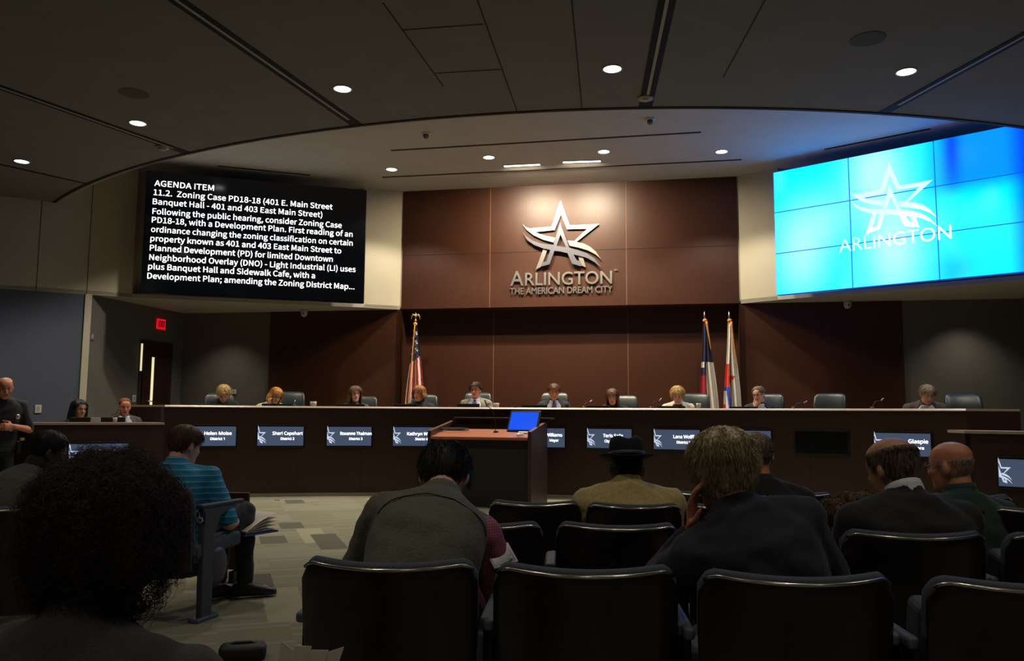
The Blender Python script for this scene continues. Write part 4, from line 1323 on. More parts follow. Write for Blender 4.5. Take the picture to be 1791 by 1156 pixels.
PEOPLE_VOX = .0085
def person(label, B, loc, yaw, skin='fair', arms=None, legs=True, hands=None, vox=PEOPLE_VOX, outfit=None, shoes=True, eyes=True, knees=None, brow=S(70, 48, 34)):
    t = thing('person', label, 'person', loc, yaw)
    arms = arms or {}
    mb = MB()
    head_mb(mb, B.Mh)
    mb.capsule(B.frame(.55)[0], B.hc + B.R @ Vector((0, -.02, -.05)), .060, .055, 14)
    B.torso(mb, -.08, .555)
    B.yoke(mb)
    A = {}
    for s in (-1, 1):
        d = arms.get(s) or {}
        e = Vector(d.get('e', (s * .25, .06, B.hip + .20))); w = Vector(d.get('w', (s * .12, .33, B.hip + .16)))
        A[s] = (e, w)
        B.arm(mb, s, e, w)
        hd = Vector(d.get('dir', (w - e))); pn = Vector(d.get('palm', (0, 0, -1)))
        add_hand(mb, w + hd.normalized() * .015, hd, pn, s, d.get('curl', 22), d.get('spread', 1.0), d.get('curls'))
    K = knees or {s: ((s * .13, .45, B.hip + .02), (s * .13, .47, .09)) for s in (-1, 1)}
    for s in (-1, 1):
        if legs:
            B.leg(mb, s, *K[s])
            an = Vector(K[s][1]); fd_ = Vector((outfit or {}).get('foot', {}).get(s, (0, 1, 0))).normalized(); mb.capsule(an + Vector((0, 0, -.045)), an + fd_ * .12 + Vector((0, 0, -.055)), .033, .026)
    if B.deep > 1.15 and outfit and outfit.get('belly'):
        pass
    me = remesh(mb, vox, 2)
    body = link('body', me, [SKINS[skin], LIPM], t, True, fix=False)
    lc = B.Mh @ Vector((0, .088, -.062)); iR = B.R.inverted()
    for p in me.polygons:
        q = iR @ (p.center - lc)
        if abs(q.x) < .024 and abs(q.z) < .0115 and q.y > -.012:
            p.material_index = 1
    if eyes:
        for s in (-1, 1):
            eb = MB(); c = Vector((s * .031, .0805, .010)); eb.ell((0, 0, 0), (.0125, .0095, .0075), None, 14, 10)
            mesh = eb.mesh('eye')
            for v in mesh.vertices: v.co = B.Mh @ (Vector(v.co) + c)
            mi = [1 if abs((iR @ (Vector(p.center) - B.hc)).x - c.x) < .0055 else 0 for p in mesh.polygons]
            link('eye', mesh, [EYEW, EYED], t, True, mi, fix=False)
        eb = MB()
        for s in (-1, 1):
            eb.tube([B.Mh @ Vector(v) for v in ((s * .012, .0985, .030), (s * .028, .0960, .036), (s * .046, .084, .032))], [.0035, .004, .0025], 6)
        obj('eyebrows', eb, mat('brow_%d_%d' % (int(brow[0] * 1000), int(brow[2] * 1000)), brow, .7, var=.1), t, True)
    of = outfit or {}
    def shell(name, m, fn, v=.010, sm=9, wr=1.0):
        mb = MB(); fn(mb); me = remesh(mb, v, sm)
        co = [v_.co.copy() for v_ in me.vertices]; no = [Vector(v_.normal) for v_ in me.vertices]
        for v_, c_, n_ in zip(me.vertices, co, no):   # soft folds in the cloth
            w_ = noise.noise(Vector((c_.x * 5, c_.y * 9, c_.z * 13 + c_.x * 6))) * .008 + noise.noise(c_ * 26) * .003
            v_.co = c_ + n_ * (w_ * wr)
        return link(name, me, m, t, True, fix=False)
    if 'top' in of:
        o_ = of.get('off', .014); cuff = of.get('cuff', .93)
        def fn(mb):
            B.torso(mb, -.09, of.get('neck', .558), o_)
            B.yoke(mb, o_ * .8)
            c0, ua, xa, fa = B.neck_axis(); h_ = of.get('neck_h', .030)
            mb.loft([[c0 + ua * z_ + (xa * math.sin(q_) + fa * math.cos(q_)) * r_ for q_ in [2 * math.pi * i_ / 20 for i_ in range(20)]] for z_, r_ in ((-.05, .07), (0, .073), (h_, .0705))])
            for s in (-1, 1):
                if of.get('sleeves', True): B.arm(mb, s, *A[s], off=o_ * .75, to=cuff)
                else:
                    cv = of.get('cover', {}).get(s, 0)
                    mb.ell(B.shoulder(s) - B.frame(.4)[1] * (s * .035), (.066, .07, .07))
                    if cv:
                        a_ = B.shoulder(s); mb.capsule(a_, a_.lerp(A[s][0], cv), .078, .066, 12)
            for s_, r in of.get('folds', ()): pass
        shell(of.get('topname', 'jacket'), of['top'], fn, of.get('v', .010))
    if 'sleeve_mat' in of:
        for s in (-1, 1):
            shell('shirt_sleeve', of['sleeve_mat'], lambda mb: B.arm(mb, s, *A[s], off=.008, to=.95))
    if 'collar' in of:
        c, u, x, f = B.neck_axis(); h = of.get('collar_h', .045); rr = of.get('collar_r', .0675); mb = MB(); rings = []
        for (dr, dz) in ((0, -.03), (.001, h * .5), (-.001, h), (-.0045, h), (-.004, -.03)):
            rings.append([c + x * ((rr + dr) * math.sin(a)) + f * ((rr + dr) * math.cos(a)) + u * (dz - .028 * max(0, math.cos(a)) * of.get('open', 1) * (dz > 0)) for a in [2 * math.pi * i / 24 for i in range(24)]])
        mb.loft(rings + rings[:1], cap=False)
        obj('collar', mb, of['collar'], t, True)
    def front_patch(name, m, s0, s1, w0, w1, off, th=.004, cx=0.0):
        mb = MB(); rings = []
        for k in range(13):
            s = s0 + (s1 - s0) * k / 12; w = w0 + (w1 - w0) * k / 12; row = []
            for i in range(9):
                row.append(B.T(s, cx + w * (-1 + i / 4), off))
            rings.append(row + [B.T(s, cx + w * (1 - i / 4), off - .012) for i in range(9)])
        mb.loft(rings); return obj(name, mb, m, t, True)
    if 'shirt' in of:
        front_patch('shirt', of['shirt'], .20, .55, .06, .62, (of.get('off', .014)) + .007)
        c, x, f, u = B.frame(.535); c = c + f * .004
        mb = MB(); mb.loft([[c + x * (r * math.sin(a)) + f * (r * math.cos(a) + .006) + u * (z - .03 * max(0, math.cos(a))) for a in [2 * math.pi * i / 24 for i in range(24)]] for r, z in ((.080, -.02), (.077, .024), (.072, .026), (.070, -.02))], cap=False)
        obj('shirt_collar', mb, of['shirt'], t, True)
    if 'lapel' in of:
        for s in (-1, 1):
            front_patch('lapel', of['lapel'], .22, .53, .10, .16, of.get('off', .014) + .010, cx=s * .62)
    if 'tie' in of:
        front_patch('tie', of['tie'], .12, .50, .17, .10, of.get('off', .014) + .012)
        c = B.T(.515, 0, of.get('off', .014) + .008); mb = MB(); mb.ell(c, (.020, .012, .022)); obj('tie_knot', mb, of['tie'], t, True)
    if legs and 'trousers' in of:
        def fn(mb):
            B.torso(mb, -.10, .05, .010)
            for s in (-1, 1): B.leg(mb, s, *K[s], off=.012, to=.95)
        shell('trousers', of['trousers'], fn, .012)
    if legs and shoes:
        for s in (-1, 1):
            an = Vector(K[s][1]); kn = Vector(K[s][0]); rings = []
            fd = of.get('foot', {}).get(s, Vector((0, 1, 0))); fd = Vector(fd).normalized(); sd = Vector((fd.y, -fd.x, 0))
            zb = an.z - .09
            for y, hw, h in ((-.085, .022, .05), (-.07, .033, .085), (0, .038, .105), (.06, .043, .075), (.12, .047, .058), (.165, .040, .045), (.19, .02, .03)):
                ring_ = []
                for i in range(16):
                    a = 2 * math.pi * i / 16
                    ring_.append(Vector((an.x, an.y, zb)) + fd * y + sd * (hw * math.copysign(abs(math.cos(a)) ** .7, math.cos(a))) + Vector((0, 0, h / 2 + h / 2 * math.copysign(abs(math.sin(a)) ** .6, math.sin(a)))))
                rings.append(ring_)
            sh = obj('shoe', MB().loft(rings), of.get('shoe', mat('shoe_black', S(26, 24, 26), .4, var=.1)), t, True)
    return t

def glasses(t, B, col=S(30, 22, 20)):
    mb = MB()
    for s in (-1, 1):
        pts = [B.Mh @ Vector((s * .032 + .022 * math.cos(a), .100 - abs(math.cos(a) * s + .3) * .002, .008 + .016 * math.sin(a))) for a in [2 * math.pi * i / 18 for i in range(19)]]
        mb.tube(pts, .0022, 5)
        mb.tube([B.Mh @ Vector(v) for v in ((s * .054, .098, .012), (s * .074, .06, .012), (s * .080, -.01, .006))], .0020, 5)
    mb.tube([B.Mh @ Vector(v) for v in ((-.011, .100, .012), (0, .105, .015), (.011, .100, .012))], .0022, 5)
    obj('glasses', mb, mat('glasses_frame_%d' % int(col[0] * 9999), col, .3, var=.05), t, True)

def place(B, target, yaw):               # where the figure's origin goes so that the head lands on the target
    h = B.hc.copy(); h.rotate(Matrix.Rotation(yaw, 3, 'Z'))
    return (target.x - h.x, target.y - h.y, target.z - h.z)

def seated(label, px, py, r=None, y=None, face=0.0, toward=True, floor=None, k=1.0, **kw):
    """a seated figure whose head centre is seen at px, py"""
    bk = {k: kw.pop(k) for k in ('lean', 'curl', 'side', 'wide', 'deep', 'head', 'neckf', 'drop') if k in kw}
    tgt = on_arc(px, py, r) if r else at(px, py, y)
    if toward:
        yaw = math.atan2(-tgt.y, -tgt.x) - math.pi / 2 + math.radians(face)
    else:
        yaw = math.radians(face)
    B = Body(hip=.5, **bk)
    fl = floor if floor is not None else 0
    B = Body(hip=.5 + (tgt.z - fl) / k - B.hc.z, **bk)
    hh = B.hc.copy(); hh.rotate(Matrix.Rotation(yaw, 3, 'Z')); loc = (tgt.x - hh.x * k, tgt.y - hh.y * k)
    for s in (-1, 1):
        a = (kw.get('arms') or {}).get(s)
        if a:
            for q in ('e', 'w'):
                if q in a: a[q] = Vector(a[q]) + Vector((0, 0, B.hip))
            for q in ('eh', 'wh'):        # given relative to the head
                if q in a: a[q[0]] = B.Mh @ Vector(a[q])
    t = person(label, B, (loc[0], loc[1], fl), yaw, **kw)
    t.scale = (k, k, k)
    return t, B

CL = lambda name, c, **k: mat('cloth_' + name, S(*c), .85, var=k.get('var', .12), scale=k.get('scale', 90), bump=k.get('bump', .15), sheen=.1)
NAVY, BLK_, GREYS, CHAR = CL('navy', (28, 31, 44)), CL('black', (17, 16, 18)), CL('grey_suit', (128, 124, 114)), CL('charcoal', (70, 66, 64))
CREAMJ, SCARF, BROWNJ, WSHIRT, BTIE, LTIE = CL('cream', (204, 194, 172)), CL('scarf', (176, 158, 136)), CL('brown', (62, 50, 46)), CL('white_shirt', (200, 200, 206), var=.04), CL('blue_tie', (62, 74, 122), scale=160), CL('pale_tie', (130, 148, 166))
HB = dict(blond=hair_mat('pale_blond', S(130, 96, 52), S(226, 190, 128)), straw=hair_mat('strawberry', S(140, 82, 36), S(226, 162, 88)), brown=hair_mat('brown', S(56, 38, 26), S(110, 78, 52)),
          auburn=hair_mat('auburn', S(92, 56, 30), S(172, 118, 72)), tousled=hair_mat('tousled_blond', S(96, 66, 32), S(214, 178, 108)), dark=hair_mat('dark_brown', S(26, 20, 18), S(66, 50, 42)), black=hair_mat('black', S(10, 9, 10), S(30, 27, 27)),
          grey=hair_mat('grey_blond', S(104, 88, 62), S(226, 206, 164)), salt=hair_mat('grey_brown', S(60, 50, 40), S(150, 130, 106)), red=hair_mat('short_red', S(96, 52, 32), S(150, 92, 60)), white=hair_mat('white_grey', S(150, 112, 90), S(196, 166, 142)))
PR = DR + 1.02
DESKARMS = lambda: {s: dict(e=(s * .27, .10, .20), w=(s * .13, .40, .25)) for s in (-1, 1)}
def wide_arms(): return {s: dict(e=(s * .28, .08, .18), w=(s * .10, .38, .24)) for s in (-1, 1)}

t, B = seated('woman with short pale blond hair and black top, head bowed, leftmost at the desk', 391, 689, PR, face=4, head=(48, 0, 0), lean=14, curl=14, skin='fair', arms=DESKARMS(), floor=PLAT, outfit=dict(top=BLK_, topname='top', off=.012, trousers=BLK_), shoes=False)
make_hair('hair', B, HB['blond'], t, front=.072, side=-.01, back=-.095, thick=.026, strands=1100, length=.05, sw=.0026, messy=.32, lift=.02, seed=2)
t, B = seated('woman with strawberry blond hair, glasses and a cream jacket, hand to her cheek', 482, 692, PR, face=14, head=(24, 10, -12), lean=14, curl=8, skin='fair', floor=PLAT, vox=.007,
              arms={1: dict(e=(.25, .26, .22), wh=(.072, .085, -.155), dir=(.1, .1, 1), palm=(-1, -.3, 0), curl=38), -1: dict(e=(-.27, .10, .20), w=(-.13, .40, .25))}, outfit=dict(top=CREAMJ, off=.016, collar=CREAMJ, trousers=BLK_), shoes=False, brow=S(150, 100, 60))
make_hair('hair', B, HB['straw'], t, front=.076, side=-.03, back=-.09, thick=.022, strands=900, length=.06, sw=.0026, messy=.15, long=.13, fall=.9, seed=3)
glasses(t, B)
t, B = seated('woman with long brown hair and a pale scarf looking up, left of the striped flag', 621, 690, PR, face=8, head=(2, 6, 0), lean=6, skin='fair', arms=DESKARMS(), floor=PLAT, outfit=dict(top=CHAR, off=.014, collar=SCARF, collar_h=.06, trousers=BLK_), shoes=False)
make_hair('hair', B, HB['brown'], t, front=.08, side=.0, back=-.09, thick=.022, strands=1000, length=.08, sw=.0026, messy=.25, long=.20, fall=.92, wid=.012, seed=4)
t, B = seated('woman with short auburn hair and black jacket, in front of the striped flag', 733, 689, PR, face=-24, head=(4, -8, 0), lean=8, skin='ruddy', arms=DESKARMS(), floor=PLAT, outfit=dict(top=BLK_, off=.016, collar=BLK_, collar_h=.05, trousers=BLK_), shoes=False, brow=S(110, 70, 40))
make_hair('hair', B, HB['auburn'], t, front=.076, side=-.03, back=-.10, thick=.030, strands=1100, length=.05, sw=.0026, messy=.3, long=.07, fall=.8, seed=5)
t, B = seated('man with dark hair, glasses, a grey suit and blue tie, upright behind the lectern microphone', 832, 683, PR, face=-14, head=(4, -4, 0), lean=4, skin='ruddy', arms=wide_arms(), floor=PLAT, wide=1.10, outfit=dict(top=GREYS, off=.02, shirt=WSHIRT, tie=BTIE, lapel=GREYS, trousers=GREYS), shoes=False, brow=S(36, 26, 24))
make_hair('hair', B, HB['dark'], t, front=.072, side=.02, back=-.08, thick=.018, strands=1100, length=.04, sw=.0026, messy=.2, lift=.014, seed=6)
glasses(t, B, S(60, 20, 20))
t, B = seated('brown-haired man in dark suit, white shirt and blue tie at the desk middle', 969, 686, PR, face=2, head=(14, 0, 0), lean=6, skin='ruddy', arms=wide_arms(), floor=PLAT, wide=1.05, outfit=dict(top=NAVY, off=.02, shirt=WSHIRT, tie=BTIE, lapel=NAVY, trousers=NAVY), shoes=False)
make_hair('hair', B, HB['brown'], t, front=.074, side=.015, back=-.08, thick=.018, strands=1100, length=.04, sw=.0026, messy=.2, lift=.012, seed=7)
t, B = seated('woman with straight brown hair and a black top looking down, right of the middle', 1071, 694, PR, face=-4, head=(20, 0, 0), lean=12, curl=4, skin='ruddy', arms=DESKARMS(), floor=PLAT, outfit=dict(top=BLK_, topname='top', off=.014, trousers=BLK_), shoes=False)
make_hair('hair', B, HB['brown'], t, front=.08, side=.0, back=-.09, thick=.020, strands=900, length=.08, sw=.0026, messy=.12, long=.17, fall=.95, seed=8)
t, B = seated('woman with short tousled blond hair and a cream jacket over a black top, looking down', 1185, 692, PR, face=-6, head=(32, 4, 0), lean=14, curl=8, skin='fair', arms=DESKARMS(), floor=PLAT, wide=1.05, outfit=dict(top=CREAMJ, off=.018, shirt=BLK_, trousers=BLK_), shoes=False)
make_hair('hair', B, HB['tousled'], t, front=.074, side=-.02, back=-.09, thick=.028, strands=1100, length=.055, sw=.0026, messy=.325, lift=.018, seed=9)
t, B = seated('man with receding hair and glasses in a dark suit, hand to his mouth', 1327, 690, PR, face=-16, head=(14, -10, 4), lean=10, curl=4, skin='fair', floor=PLAT, vox=.0065, wide=1.08,
              arms={1: dict(e=(.22, .30, .20), wh=(.055, .085, -.19), dir=(-.35, .25, 1), palm=(-.3, -1, .1), curls=(48, 55, 60, 62)), -1: dict(e=(-.29, .10, .20), w=(-.10, .40, .24))}, outfit=dict(top=NAVY, off=.02, shirt=WSHIRT, lapel=NAVY, trousers=NAVY), shoes=False)
make_hair('hair', B, HB['salt'], t, front=.092, side=.02, back=-.08, thick=.012, strands=1100, length=.026, sw=.0035, messy=.25, seed=10)
glasses(t, B)
t, B = seated('man in a dark brown jacket bent over at the far right of the desk', 1622, 690, PR, face=10, head=(30, 10, 0), lean=18, curl=10, skin='tan', arms=wide_arms(), floor=PLAT, wide=1.15, outfit=dict(top=BROWNJ, off=.02, collar=BROWNJ, shirt=WSHIRT, trousers=BROWNJ), shoes=False)
make_hair('hair', B, HB['salt'], t, front=.078, side=.005, back=-.09, thick=.02, strands=1100, length=.045, sw=.0026, messy=.4, seed=11)

# clerks and officer at the left
t, B = seated('woman with long black hair looking sideways, seated behind the left clerk desk', 138, 716, y=11.3, face=36, head=(8, -2, 0), lean=12, skin='tan', floor=.0, vox=.0065,
              arms={-1: dict(e=(-.25, .18, .16), w=(-.06, .42, .27)), 1: dict(e=(.26, .12, .18), w=(.20, .40, .30), curl=50)}, outfit=dict(top=BLK_, topname='top', off=.012, cuff=.8, trousers=BLK_), shoes=False)
make_hair('hair', B, HB['black'], t, front=.082, side=.005, back=-.09, thick=.020, strands=700, length=.045, sw=.002, messy=.03, hug=1.0, long=.26, fall=.95, wid=.006, seed=12)
t, B = seated('man with cropped reddish hair, dark grey suit and pale tie behind the left clerk desk', 218, 711, y=11.6, face=10, head=(16, 0, 0), lean=6, skin='ruddy', arms=wide_arms(), floor=.0, outfit=dict(top=CHAR, off=.018, shirt=WSHIRT, tie=LTIE, lapel=CHAR, trousers=CHAR), shoes=False)
make_hair('hair', B, HB['red'], t, front=.096, side=.03, back=-.07, thick=.006, strands=350, length=.014, sw=.003, messy=.2, seed=13)
POLICE = CL('uniform_black', (24, 24, 30))
tgt = at(9, 678, 9.35)
bk = dict(lean=10, curl=8, wide=1.12, deep=1.12, head=(20, -8, 0))
B = Body(hip=.5, **bk); B = Body(hip=.5 + (tgt.z - B.hc.z), **bk)
yaw = math.atan2(-tgt.y, -tgt.x) - math.pi / 2 + math.radians(16)
loc = place(B, tgt, yaw); h = B.hip
t = person('police officer in a black short-sleeved uniform with clasped hands, leaning at the left edge', B, (loc[0], loc[1], 0), yaw, 'ruddy', vox=.0065,
           arms={1: dict(e=(.30, .12, h + .17), w=(.07, .33, h + .20), dir=(-1, .25, 0), palm=(0, -1, -.2), curl=30), -1: dict(e=(-.30, .12, h + .17), w=(-.07, .36, h + .21), dir=(1, .1, 0), palm=(0, -1, -.2), curl=34)},
           knees={s: ((s * .11, .03, h * .52), (s * .12, -.02, .09)) for s in (-1, 1)}, outfit=dict(top=POLICE, topname='uniform_shirt', off=.018, cuff=.46, trousers=POLICE, collar=POLICE, collar_h=.03))
make_hair('hair', B, HB['red'], t, front=.2, side=.02, back=-.07, thick=.004, strands=200, length=.010, sw=.0025, messy=.2, seed=14, crown_bald=.085)
bd = MB(); c = B.T(.37, -.55, .030); bd.ell(c, (.026, .008, .030), None, 12, 8); obj('badge', bd, STEEL, t, True)
c = B.shoulder(-1) + Vector((-.062, .02, -.07)); pt = MB(); pt.ell(c, (.012, .030, .040), None, 12, 8); obj('shoulder_patch', pt, mat('patch_grey', S(120, 116, 124), .7, var=.2, scale=60), t, True)
bl = MB(); bl.loft([[B.T(s_, 2 * math.pi * i / 24, .034) for i in range(24)] for s_ in (-.05, .0)]); obj('duty_belt', bl, BLACKP, t)
hz = MB(); hz.box((-.20, .10, h - .03), (.05, .06, .14)); obj('holster', hz, BLACKP, t, bevel=.01)
hz = MB(); hz.box((-.225, .13, h + .06), (.045, .05, .035)); obj('grip', hz, mat('taser_yellow', S(200, 176, 60), .5, var=.05), t, bevel=.008)

# items on the left clerk desk
RZC = math.atan2((CB - CA).y, (CB - CA).x)
for px, w, y, lab in ((160, .50, 10.75, 'wide black monitor back on the left clerk desk, in front of the black-haired woman'), (193, .36, 10.85, 'narrow black monitor back on the left clerk desk, next to the man in grey')):
    p = at(px, 729.5, y); t = thing('desk_monitor', lab, 'monitor', (p.x, p.y, .96), RZC, 'monitors on the clerk desk')
    hh = p.z - .96; obj('housing', MB().box((0, 0, hh / 2 + .01), (w, .035, hh - .02)), BLACKP, t, bevel=.006); obj('foot', MB().box((0, 0, .008), (.22, .16, .016)), BLACKP, t)
p = at(167, 738, 10.35); o = obj('tissue_box', MB().box((0, 0, .03), (.11, .06, .06)), mat('box_grey', S(150, 148, 140), .7, var=.1, scale=20), bevel=.004); o.location = (p.x, p.y, 1.10); o.rotation_euler = (0, 0, RZC); tag(o, 'small grey box on the counter of the left clerk desk', 'box')
p = at(201, 737, 10.5); o = obj('paper_cup', MB().lathe((0, 0, 0), [(.001, 0), (.022, 0), (.028, .06), (.024, .06), (.02, .006), (.001, .006)], 16), CUPM, smooth=True); o.location = (p.x, p.y, 1.10); tag(o, 'small pale cup on the left clerk desk beside the man in grey', 'cup')
b = at(190, 727, 11.0); q = at(208, 714, 11.0)
t = gooseneck((b.x, b.y, .96), q, 0, 'gooseneck microphone on the clerk desk before the man in dark grey', .0045)

# ------------------------------------------------------------------ audience
JUMPER, TAN, VEST = CL('grey_jumper', (84, 82, 78), scale=140, bump=.4), CL('tan_jacket', (186, 166, 112), scale=60), CL('vest_grey_green', (92, 90, 78), scale=120, bump=.35)
def check_mat():
    m = bpy.data.materials.new('pink_check_shirt'); m.use_nodes = True; nt = m.node_tree; b = nt.nodes['Principled BSDF']; b.inputs['Roughness'].default_value = .85
    tc = nt.nodes.new('ShaderNodeTexCoord'); br = nt.nodes.new('ShaderNodeTexBrick'); br.offset = 0
    br.inputs['Scale'].default_value = 60; br.inputs['Color1'].default_value = (*S(176, 98, 120), 1); br.inputs['Color2'].default_value = (*S(160, 84, 108), 1); br.inputs['Mortar'].default_value = (*S(100, 44, 70), 1); br.inputs['Mortar Size'].default_value = .05
    br.inputs['Brick Width'].default_value = .5; br.inputs['Row Height'].default_value = .5
    mp = nt.nodes.new('ShaderNodeMapping'); mp.inputs['Rotation'].default_value = (math.radians(90), 0, 0)
    nt.links.new(tc.outputs['Object'], mp.inputs[0]); nt.links.new(mp.outputs[0], br.inputs[0]); nt.links.new(br.outputs[0], b.inputs['Base Color']); return m
def stripe_mat():
    m = bpy.data.materials.new('blue_striped_polo'); m.use_nodes = True; nt = m.node_tree; b = nt.nodes['Principled BSDF']; b.inputs['Roughness'].default_value = .8
    tc = nt.nodes.new('ShaderNodeTexCoord'); sp = nt.nodes.new('ShaderNodeSeparateXYZ'); nt.links.new(tc.outputs['Object'], sp.inputs[0])
    mu = nt.nodes.new('ShaderNodeMath'); mu.operation = 'MULTIPLY'; mu.inputs[1].default_value = 30; nt.links.new(sp.outputs[2], mu.inputs[0])
    fr = nt.nodes.new('ShaderNodeMath'); fr.operation = 'FRACT'; nt.links.new(mu.outputs[0], fr.inputs[0])
    r = nt.nodes.new('ShaderNodeValToRGB'); r.color_ramp.interpolation = 'CONSTANT'; e = r.color_ramp.elements
    a, c, w = (*S(14, 112, 160), 1), (*S(20, 134, 176), 1), (*S(130, 192, 206), 1)
    e[0].position, e[0].color = 0, a; e[1].position, e[1].color = .42, w; n = e.new(.52); n.color = c; n = e.new(.86); n.color = a
    nt.links.new(fr.outputs[0], r.inputs[0]); nt.links.new(r.outputs[0], b.inputs['Base Color']); return m
PINK, POLO = check_mat(), stripe_mat()

# person with big bushy hair, nearest
t, B = seated('person with big bushy dark hair and a dark grey jacket, nearest at the bottom left', 182, 960, y=1.50, face=-6, toward=False, lean=4, curl=4, head=(6, 0, 0), skin='dark', floor=0, eyes=False, outfit=dict(top=CL('dark_tweed', (60, 58, 55), scale=260, bump=.5), off=.02, collar=CL('dark_tweed', (60, 58, 55)), trousers=BLK_), wide=1.05)
make_hair('hair', B, hair_mat('bushy', S(24, 17, 13), S(70, 50, 37)), t, front=.06, side=-.06, back=-.115, thick=.030, wid=.014, strands=8500, length=.042, sw=.0008, fall=.3, messy=.9, curly=.010, seed=21)
# man in the vest
t, B = seated('dark-haired man bent forward in a grey-green vest over a pink checked shirt', 777, 836, y=3.20, face=4, k=1.10, toward=False, lean=24, curl=24, side=12, head=(50, -4, 0), skin='fair', floor=0, eyes=False, wide=.90, deep=1.1,
              arms={1: dict(e=(.36, .30, .02), w=(.25, .56, .12)), -1: dict(e=(-.17, .36, .16), w=(-.05, .52, .15))}, outfit=dict(top=VEST, topname='vest', sleeves=False, cover={-1: .9}, off=.022, sleeve_mat=PINK, collar=VEST, collar_h=.05, open=.2, trousers=CL('slacks', (46, 44, 44))))
make_hair('hair', B, HB['black'], t, front=.075, side=.005, back=-.095, thick=.016, strands=4500, length=.034, sw=.0013, messy=.25, fall=.65, seed=22)
mb = MB(); mb.tube([B.T(.40 - .02 * math.cos(k / 14 * math.pi - math.pi / 2) * -1 + .05 * math.sin(k / 14 * math.pi), math.pi - 1.15 + 2.3 * k / 14, .023) for k in range(15)], .002, 5); obj('yoke_seam', mb, mat('vest_seam', S(30, 29, 26), .9, var=.05), t)
# blue polo man
t, B = seated('man with short brown hair in a striped blue polo shirt reading papers beside the aisle', 323, 779, y=5.40, k=1.07, face=-8, toward=False, lean=14, curl=6, side=-7, head=(16, -22, 0), skin='fair', floor=0, eyes=False, wide=1.24, deep=1.12,
              arms={1: dict(e=(.31, .12, .20), w=(.22, .38, .17), curl=30), -1: dict(e=(-.24, .18, .16), w=(.08, .42, .17))},
              knees={1: ((.24, .44, .53), (.25, .48, .10)), -1: ((.08, .47, .52), (.10, .42, .10))},
              outfit=dict(top=POLO, topname='polo_shirt', off=.016, cuff=.46, collar=POLO, collar_h=.035, open=.2, foot={1: (.85, .5, 0), -1: (.5, .85, 0)}, trousers=CL('dark_trousers', (24, 24, 28))))
make_hair('hair', B, HB['brown'], t, front=.078, side=.0, back=-.085, thick=.012, strands=2600, length=.028, sw=.0016, messy=.2, fall=.7, seed=23)
BLUEP = B; BLUET = t
lap = Matrix.LocRotScale(t.location, t.rotation_euler, t.scale) @ Vector((.22, .40, B.hip + .10))
t = thing('paper_stack', 'white papers with a yellow tab on the lap of the blue polo man', 'papers', lap, -.55)
for k in range(5):
    mb = MB(); n_ = 8; a_ = math.radians(1 + k * 4)
    rows = [[Vector((x, -.02 - .001 * k + math.cos(a_) * y * .28, .004 + k * .003 + math.sin(a_) * y * .28 + .03 * k / 5 * math.sin(y * 2.5))) for y in [i / n_ for i in range(n_ + 1)]] for x in (-.10 - .004 * k, .11 + .003 * k)]
    top_ = [r + [p + Vector((0, 0, .0015)) for p in reversed(r)] for r in rows]
    mb.loft(top_); obj('sheet', mb, PAPER, t)
obj('notebook', MB().box((.0, .11, -.008), (.23, .29, .012)), mat('blue_notebook', S(70, 74, 140), .6, var=.1), t)
mb = MB(); mb.box((.11, .24, .20), (.03, .02, .004)); obj('tab', mb, mat('yellow_tab', S(222, 200, 80), .6, var=.05), t)
# man at the left in turtleneck
t, B = seated('person in a grey jumper over a dark turtleneck at the left edge, turned away', 84, 790, y=5.15, k=1.05, face=-28, toward=False, lean=18, curl=14, head=(18, -20, 0), skin='dark', floor=0, eyes=False, wide=1.2, deep=1.1, outfit=dict(top=JUMPER, topname='jumper', off=.018, collar=BLK_, collar_h=.085, open=.2, trousers=BLK_))
make_hair('hair', B, HB['black'], t, front=.078, side=.0, back=-.085, thick=.012, strands=1500, length=.02, sw=.0018, messy=.4, seed=24)
glasses(t, B, S(110, 110, 110))
# fedora man
t, B = seated('man in a dark fedora and tan jacket in the third row', 1096, 820, y=4.36, k=1.04, drop=.055, face=0, toward=False, lean=6, head=(4, 0, 0), skin='dark', floor=0, eyes=False, wide=1.16, outfit=dict(top=TAN, off=.024, collar=TAN, collar_h=.035, open=.2, trousers=CL('brown_trousers', (70, 58, 40))))
make_hair('hair', B, HB['black'], t, front=.07, side=.0, back=-.08, thick=.006, strands=500, length=.01, sw=.002, seed=25)
FELT, BAND = mat('black_felt', S(26, 26, 32), .95, var=.12, scale=150, bump=.2), mat('hat_band', S(66, 66, 70), .6, var=.06)
hat = bpy.data.objects.new('fedora', None); 
HM = B.Mh @ Matrix.Translation((0, -.005, .055)) @ Matrix.Rotation(math.radians(-6), 4, 'X')
def hat_ring(r, z, dent=0.0, ry=1.18, curl_=0.0, n=40):
    out = []
    for i in range(n):
        a = 2 * math.pi * i / n
        zz = z - dent * math.exp(-(math.sin(a) * 2.2) ** 2) * 1.0 + curl_ * abs(math.sin(a)) ** 2
        out.append(HM @ Vector((r * math.sin(a), r * ry * math.cos(a), zz)))
    return out
mb = MB(); mb.loft([hat_ring(.088, -.002), hat_ring(.090, .03), hat_ring(.086, .07), hat_ring(.078, .098, .012), hat_ring(.060, .108, .02), hat_ring(.035, .100, .02), hat_ring(.008, .082, .01)])
hat = bpy.data.objects.new('person_hat_holder', None); bpy.data.objects.remove(hat)
fed = obj('fedora', mb, FELT, t, True); fed['label'] = 'dark felt fedora with a grey band'
mb = MB(); mb.loft([hat_ring(.084, .004), hat_ring(.11, .0, curl_=.008), hat_ring(.138, -.004, curl_=.022), hat_ring(.139, -.009, curl_=.022), hat_ring(.11, -.006, curl_=.008), hat_ring(.084, -.004)]); obj('brim', mb, FELT, fed, True)
